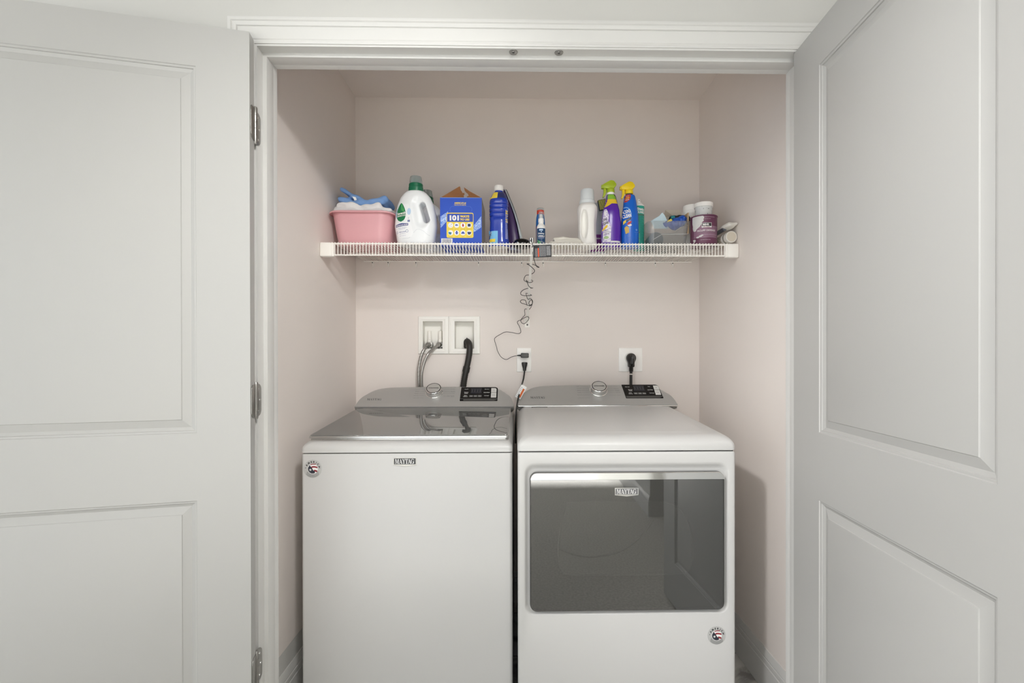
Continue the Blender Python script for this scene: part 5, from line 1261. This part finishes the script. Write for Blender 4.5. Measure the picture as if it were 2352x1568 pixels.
S.put('label_pill', join_uv(poly_uv([U(1030, 1010), U(1028, 985), U(1085, 918), U(1108, 915), U(1110, 935), U(1098, 960)])), mat('yellow_label', '#efc92f', .4), t, .0009)
TU(t, 'CARPET & AREA', 1086, 1000, 70, 18, 12, M_navy, 0); TU(t, 'RUG STAIN &', 1090, 1030, 90, 18, 12, M_navy, 0); TU(t, 'ODOR REMOVER', 1090, 1062, 95, 18, 12, M_navy, 0)
S.put('label_badge', tr_uv(disc_uv(0, 0, 40 * u, 24 * u), *U(1088, 1120)), mat('sage_print', '#a8c48c', .5), t, .0009)
t = thing('trigger_spray', 'bright blue trigger spray bottle with a yellow head, right of the purple one', 'spray bottle', (.4760, 1.985, ZD)); o0 = 1500
tab = [(zrow(1207), (1362 - o0) * u, (1640 - o0) * u), (zrow(1195), (1353 - o0) * u, (1646 - o0) * u), (zrow(1000), (1352 - o0) * u, (1646 - o0) * u), (zrow(850), (1356 - o0) * u, (1642 - o0) * u), (zrow(760), (1362 - o0) * u, (1638 - o0) * u), (zrow(680), (1374 - o0) * u, (1628 - o0) * u), (zrow(600), (1386 - o0) * u, (1618 - o0) * u), (zrow(500), (1394 - o0) * u, (1604 - o0) * u), (zrow(420), (1402 - o0) * u, (1585 - o0) * u), (zrow(398), (1415 - o0) * u, (1572 - o0) * u), (zrow(386), (1432 - o0) * u, (1548 - o0) * u)]
bo = MB().loft(tabloft(tab, 0, 0, .030), 44).done('bottle_body', mat('vivid_blue_plastic', '#1266d0', .2, coat=.2), t, smooth=55)
MB().lathe([(zrow(388), .0128), (zrow(372), .0130), (zrow(370), .0120)], (1488 - o0) * u, 0, 28).done('neck_ring', M_darkgrey, t)
trigger(t, mat('yellow_plastic', '#f3d31c', .35), (1488 - o0) * u, zrow(372))
S = Surf(bo, L=.005)
S.put('label_badge', rowsU([(530, 1398, 1430), (490, 1396, 1482), (440, 1398, 1496), (395, 1420, 1494)]), mat('red_print', '#c23b34', .4), t)
TU(t, '33% MORE', 1440, 432, 62, 14, 12, M_whiteprint, 0); TU(t, 'BIGGER', 1440, 460, 70, 18, 12, M_yel); TU(t, 'VALUE', 1436, 490, 60, 18, 12, M_whiteprint)
S.put('glow_print', tr_uv(ring_uv(0, 0, 86 * u, 100 * u, -60, 100, 24, 1.25), *U(1400, 735)), mat('pale_sky_print', '#7db6ee', .5), t, .0006)
TU(t, 'OXI', 1425, 690, 110, 58, 10, M_whiteprint, .05); TU(t, 'CLEAN', 1428, 762, 135, 62, 10, M_whiteprint, .05)
S.put('label_pill', poly_uv([U(1370, 905), U(1372, 850), U(1412, 826), U(1412, 870)]), M_yel, t, .0009); S.put('label_pill', poly_uv([U(1412, 862), U(1416, 824), U(1490, 786), U(1496, 806), U(1480, 836)]), M_navy, t, .0009)
TU(t, 'STAIN REMOVER', 1450, 826, 66, 12, 18, M_whiteprint, 0)
S.put('picture_towel', poly_uv([U(1388, 960), U(1420, 930), U(1456, 955), U(1462, 1040), U(1408, 1062)]), mat('tan_print', '#d8b45c', .5), t, .0009)
S.put('picture_splash', tr_uv(disc_uv(0, 0, 34 * u, 20 * u), *U(1470, 915)), M_whiteprint, t, .0010); S.put('picture_splash', poly_uv([U(1424, 905), U(1450, 862), U(1500, 848), U(1502, 870), U(1480, 900), U(1440, 916)]), mat('red_print', '#c23b34', .4), t, .0012)
S.put('recycle_mark', join_uv(tr_uv(ring_uv(0, 0, 7 * u, 15 * u), *U(1588, 993)), tr_uv(text_uv('please recycle', w=68 * u, h=9 * u), *U(1588, 1032)), tr_uv(text_uv('21.5 FL OZ', w=50 * u, h=11 * u), *U(1460, 1088)), tr_uv(text_uv('(636 mL)', w=40 * u, h=11 * u), *U(1460, 1106))), mat('pale_sky_print', '#7db6ee', .5), t, .0007)

# ---- teal aerosol can
t = thing('aerosol_can', 'slim teal aerosol can with a white nozzle, right of the blue spray bottle', 'can', (.5245, 2.030, ZD))
bo = MB().lathe([(0, .0235), (.001, .0250), (.004, .0252), (.0045, .0245), (.186, .0245), (.1870, .0240)], n=40).done('can_body', mat('teal_print', '#36ab97', .35, .1), t)
MB().lathe([(.1870, .0246), (.1880, .0250), (.1905, .0248), (.1980, .0170), (.1995, .0150), (.2030, .0130), (.2032, .0001)], n=36).done('shoulder', M_white, t)
nz = MB().lathe([(.2030, .0072), (.2040, .0078), (.2190, .0066), (.2200, .0050), (.2202, .0001)], n=24).done('nozzle', M_white, t)
MB().lathe([(0, .0018), (.0006, .0015)], 0, 0, 12).xf(Matrix.Translation((.001, -.0070, .2130)) @ Matrix.Rotation(R(90), 4, 'X')).done('orifice', M_black, nz)
S = Surf(bo, L=.005)
S.put('lettering', tr_uv(text_uv('Static', w=.034, h=.0115, bold=.04), .0050, .1720, -6), M_whiteprint, t, .0007); S.put('lettering', tr_uv(text_uv('GUARD', w=.034, h=.0105, bold=.04), .0050, .1590, -4), M_whiteprint, t, .0007)
S.put('label_bars', join_uv(rect_uv(-.010, .0200, .1460, .1490, 1, 8), rect_uv(-.010, -.001, .0700, .0745, 1, 3), rect_uv(-.010, -.003, .0450, .0485, 1, 3), rect_uv(-.010, .0, .0280, .0310, 1, 3)), mat('brown_print', '#6a5a48', .5), t, .0006)
S.put('small_print', join_uv(*[rect_uv(-.012, .018 - .004 * (i % 3), z, z + .0010, 1, 8) for i, z in enumerate(np.arange(.036, .142, .0042))]), mat('dark_teal_print', '#1c6a5c', .5), t, .0005)
S.put('base_line', rect_uv(-.0235, .0235, .0090, .0110, 1, 14), M_whiteprint, t, .0005)

# ---- clear storage bin and what is in it
t = thing('storage_bin', 'clear plastic bin of odds and ends, left of the maroon paint can', 'bin', (.6330, 2.050, ZD))
def bn(f, z, g=0): return [(x, y, z) for x, y in rr(-.0870 * f - g, .0870 * f + g, -.1050 * f - g, .1050 * f + g, .022 * f, 6)]
M_clear = mat_glass('clear_bin_plastic', '#f4f5f5', .06, .86, 1.5, '#d2d3d2')
MB().rings([bn(.84, .002), bn(.85, 0), bn(.87, .003), bn(.93, .052), bn(.935, .0525), bn(.99, .1010), bn(1.0, .1025), bn(1.03, .1030), bn(1.035, .1045), bn(1.03, .1060), bn(.985, .1055), bn(.975, .1010), bn(.925, .0530), bn(.855, .005)], False, False).add(bn(.85, .0042), [tuple(range(len(bn(.85, .0042))))]).done('bin_body', M_clear, t, smooth=40)
MB().tube([(-.066, -.1015, .030), (-.030, -.0980, .052), (.080, -.0990, .0540)], .0006, 6).done('moulded_line', mat('moulding_white', '#f2f4f4', .3), t)
b0 = (.6330, 2.050, ZD)
t = thing('paper_roll', 'grey and white paper roll lying inside the clear bin at its left', 'roll', (.590, 2.050, ZD + .006))
MB().tube([(0, -.060, .033), (.006, .050, .033)], .0310, 32).done('roll_body', mat('blue_grey_paper', '#7d8790', .7), t); MB().tube([(-.0002, -.0612, .033), (0, -.0600, .033)], .0290, 32).done('roll_end', mat('dark_slate', '#4f5961', .7), t)
t = thing('envelope', 'pale blue and white card sticking up out of the clear bin, at its left', 'envelope', (.612, 1.985, ZD + .086))
MB().prism([(-.046, .030), (-.010, .052), (.002, .066), (.012, .056), (.024, .032), (.028, -.002), (-.030, -.002)], -.0012, .0012, .0003).done('paper', mat('pale_blue_card', '#c9dfe8', .6), t, smooth=0)
t = thing('plastic_bag', 'crumpled royal blue plastic bag with a bit of yellow, spilling over the bin rim', 'bag', (.665, 1.985, ZD + .062))
rng = random.Random(4)
def bagf(X, Y, Z):
    d = smin(cap_sdf(X, Y, Z, (-.036, 0, .040), (.038, 0, .066), .0115), cap_sdf(X, Y, Z, (.000, .004, .034), (.034, .004, .052), .018), .012)
    return d + .0022 * np.sin(X * 240 + Z * 160) * np.sin(Z * 210 - Y * 180) + .0012 * np.sin(X * 420)
MB().add(*snet(bagf, (-.050, -.030, -.004), (.092, .034, .084), .0030)).done('bag_body', mat('royal_blue_film', '#1f55b8', .2), t, smooth=40)
MB().prism([(-.036, .045), (-.016, .049), (-.012, .055), (-.018, .060), (-.030, .053)], -.016, -.013, .0006).done('yellow_corner', M_yel, t, smooth=0)
t = thing('carton_piece', 'folded beige cardboard sleeve behind the blue bag in the bin', 'cardboard', (.672, 2.060, ZD + .118))
MB().prism([(-.040, .0), (-.028, .030), (-.022, .055), (-.020, .066), (.040, .066), (.050, .050), (.055, .0)], -.003, .003, .0006).done('card_sheet', mat('beige_card', '#bdb3a4', .75, vary=.05), t, smooth=0)
MB().prism([(-.022, .064), (.000, .048), (.010, .040), (-.020, .036), (-.030, .030)], -.006, -.0032, .0004).done('card_flap', mat('beige_card_shade', '#a89c8b', .8), t, smooth=0)
t = thing('wood_strip', 'thin pale wooden strip standing at the right end of the clear bin', 'strip', (.7210, 1.975, ZD + .008))
MB().box(-.0030, .0018, -.004, .050, .052, .140, .0006).done('strip_body', mat('pale_wood', '#c9ab86', .7, vary=.08, vscale=40), t)
t = thing('glove', 'bunched black and teal glove lying on the bin contents', 'glove', (.690, 2.020, ZD + .104))
def glf(X, Y, Z): return smin(cap_sdf(X, Y, Z, (-.028, -.01, .028), (.016, -.006, .034), .012), cap_sdf(X, Y, Z, (.010, 0, .024), (.042, .0, .030), .015), .010) + .0015 * np.sin(X * 300) * np.sin(Z * 260)
MB().add(*snet(glf, (-.046, -.032, .006), (.062, .022, .056), .0030)).done('glove_body', mat('black_knit', '#22282b', .8), t, smooth=50)
MB().tube([(-.034, -.020, .030), (-.018, -.022, .032)], .0085, 12).done('teal_cuff', mat('teal_knit', '#2a7f86', .8), t)

# ---- paint can, tubs
t = thing('paint_can', 'maroon paint can with a dribble of white paint down its left side', 'paint can', (.7790, 1.955, ZD))
bo = MB().lathe([(0, .0600), (.0015, .0625), (.004, .0625), (.0055, .0605), (.1340, .0605), (.1350, .0625), (.1385, .0628), (.1395, .0610), (.1395, .0560), (.1370, .0550), (.1368, .0001)], n=56).done('can_body', mat('maroon_label', '#6b3a55', .35, vary=.03), t, smooth=35)
S = Surf(bo, L=.005)
S.put('label_band', rect_uv(-.0585, .0585, .0350, .0860, 2, 30), mat('mauve_label', '#8f6a80', .4), t, .0004)
S.put('label_band', join_uv(rect_uv(-.0585, .0585, .0850, .0862, 1, 30), rect_uv(-.0585, .0585, .0338, .0350, 1, 30)), mat('pale_mauve_line', '#b49aa8', .4), t, .0006)
lg = S.put('logo_plate', rect_uv(-.0300, .0140, .0790, .1010, 2, 16), M_whiteprint, t, .0008)
S.put('logo_field', rect_uv(-.0285, .0125, .0850, .0995, 2, 16), M_ink, lg, .0012)
S.put('lettering', tr_uv(text_uv('BEHR', w=.027, h=.0090, bold=.05), -.0120, .0922), M_whiteprint, lg, .0016); S.put('lettering', tr_uv(text_uv('ULTRA', w=.030, h=.0040, bold=.03), -.010, .0818), M_brick, lg, .0012)
S.put('lettering', tr_uv(text_uv('SCUFF DEFENSE', w=.080, h=.0080, bold=.01), -.0060, .0660), M_whiteprint, t, .0008)
S.put('lettering', tr_uv(text_uv('INTERIOR PAINT & PRIMER', w=.074, h=.0034), -.002, .0570), M_inkgrey, t, .0008)
S.put('lettering', join_uv(tr_uv(text_uv('ADVANCED STAIN RESISTANCE & DURABLE', w=.078, h=.0026), .004, .0460), tr_uv(text_uv('INTERIOR SATIN ENAMEL', w=.060, h=.0030), .0, .1275), tr_uv(text_uv('ULTRA PURE WHITE', w=.030, h=.0026), -.006, .1185), tr_uv(text_uv('SATIN ENAMEL', w=.044, h=.0030), -.012, .0230)), mat('pale_mauve_print', '#d9c7d0', .5), t, .0008)
M_drip = mat('dried_white_paint', '#d9d8d6', .6, bump=.6, bscale=120)
S.put('paint_dribble', rows_uv([(.066, -.0560, -.0500), (.074, -.0575, -.0480), (.082, -.0580, -.0400), (.090, -.0580, -.0330), (.097, -.0585, -.0310), (.104, -.0590, -.0290), (.110, -.0590, -.0220), (.117, -.0590, -.0235), (.124, -.0590, -.0205), (.130, -.0590, -.0220), (.1335, -.0580, -.0260)], 10), M_drip, t, .0012)
S.put('paint_dribble', rows_uv([(.014, -.0555, -.0530), (.022, -.0570, -.0500), (.028, -.0575, -.0520)], 4), M_drip, t, .0012); S.put('paint_dribble', join_uv(disc_uv(-.035, .040, .006, .004), disc_uv(-.044, .036, .005, .004), disc_uv(-.028, .044, .005, .003)), M_drip, t, .0012)
KQ = .0552 / .0628
for o_ in [c for c in bpy.data.objects if c.parent == t or (c.parent and c.parent.parent == t)]: o_.data.transform(Matrix.Diagonal((KQ, KQ, KQ, 1)))
def tub(label, loc, r, h, m, lid):
    t = thing('plastic_tub', label, 'tub', loc, 0, 'white lidded tubs')
    MB().lathe([(0, r * .86), (.001, r * .89), (.003, r * .90), (h * .72, r * .97), (h * .73, r * .93)], n=44).done('tub_body', m, t)
    MB().lathe([(h * .70, r * 1.0), (h * .705, r * 1.05), (h * .96, r * 1.05), (h * .985, r * 1.03), (h, r * .97), (h * .985, r * .94), (h * .983, .0001)] if lid else [(h * .66, r * 1.0), (h * .67, r * 1.05), (h * .73, r * 1.05), (h * .74, r * 1.01), (h * .80, r * 1.01), (h * .81, r * 1.05), (h * .87, r * 1.05), (h * .88, r * 1.01), (h * .96, r * 1.01), (h, r * .97), (h * 1.002, .0001)], n=44).done('lid', M_white, t)
    return t
tub('white paint-smeared tub with a flat lid, on top of the maroon paint can', (.7800, 1.957, ZD + .1229), .0360, .0590, mat('smeared_plaster', '#d8dad8', .6, bump=.5, bscale=150, spots=('#8b8f90', 110, .62)), True)
t2 = tub('white tub with a screw lid, behind the maroon paint can', (.7700, 2.062, ZD), .0385, .2010, M_white, False)
S = Surf([c for c in bpy.data.objects if c.parent == t2 and c.name.startswith('tub_body')]); S.put('label', rect_uv(-.002, .020, .140, .158, 1, 8), M_ink, t2, .0008)
# ---- caulk tubes and a bag at the right end
t = thing('caulk_tube', 'white caulk cartridge with its round end facing forward, at the right end of the shelf', 'tube', (.8600, 1.980, ZD))
a, b_ = Vector((.0055, -.094, .0280)), Vector((-.0010, .110, .0250)); dd_ = (b_ - a).normalized()
tb_ = MB().tube([tuple(a), tuple(a + dd_ * .002), tuple(b_)], [.0228, .0235, .0235], 40).done('cartridge', mat('caulk_white', '#e4e1da', .45), t)
MB().tube([tuple(a - dd_ * .0004), tuple(a + dd_ * .0005)], .0195, 36).done('piston', mat('caulk_inner', '#d3cbbb', .6), t)
MB().tube([tuple(a + dd_ * .020), tuple(a + dd_ * .030)], .0238, 40).done('printed_band', mat('caulk_band', '#a9a79b', .5, spots=('#5a5a50', 300, .55)), t)
MB().tube([tuple(a + dd_ * .045), tuple(a + dd_ * .100)], .0237, 40).done('printed_label', mat('caulk_label', '#cfc7b2', .5, spots=('#847a62', 200, .58)), t)
t = thing('soft_pouch', 'white soft pouch with a grey and black end, lying on top of the caulk cartridge', 'pouch', (.8550, 1.950, ZD + .053))
def pf(X, Y, Z): return smin(ell_sdf(X, Y, Z, (.006, -.030, .020), (.024, .050, .0130)), box_sdf(X, Y, Z, (.012, -.050, .026), (.018, .026, .0035), .003), .008) + .0008 * np.sin(X * 180 + Y * 90)
MB().add(*snet(pf, (-.022, -.086, .000), (.034, .024, .038), .0022)).done('pouch_body', mat('pouch_white', '#e2e0d8', .5), t, smooth=50)
MB().tube([(-.0080, -.045, .012), (-.0110, .060, .008)], .0085, 14).done('grey_end', mat('slate_plastic', '#5a5f66', .4), t)

# the shelf rises slightly to the back: set everything on it down along that slope
SL = math.atan((.0076) / (YK - YF))
for o_ in list(COL.objects):
    if o_.parent is None and o_.type == 'EMPTY' and 'label' in o_ and o_.location.z >= ZD - .0015 and o_.location.y < YB - .02 and o_.location.z < 2.2 and o_.location.y > YF and o_.name.split('.')[0] not in ('wire_shelf',):
        L_ = o_.location.copy(); L_.z += (L_.y - YF) * math.tan(SL); rot = Matrix.Rotation(SL, 4, 'X') @ o_.rotation_euler.to_matrix().to_4x4()
        o_.rotation_euler = rot.to_euler(); o_.location = L_
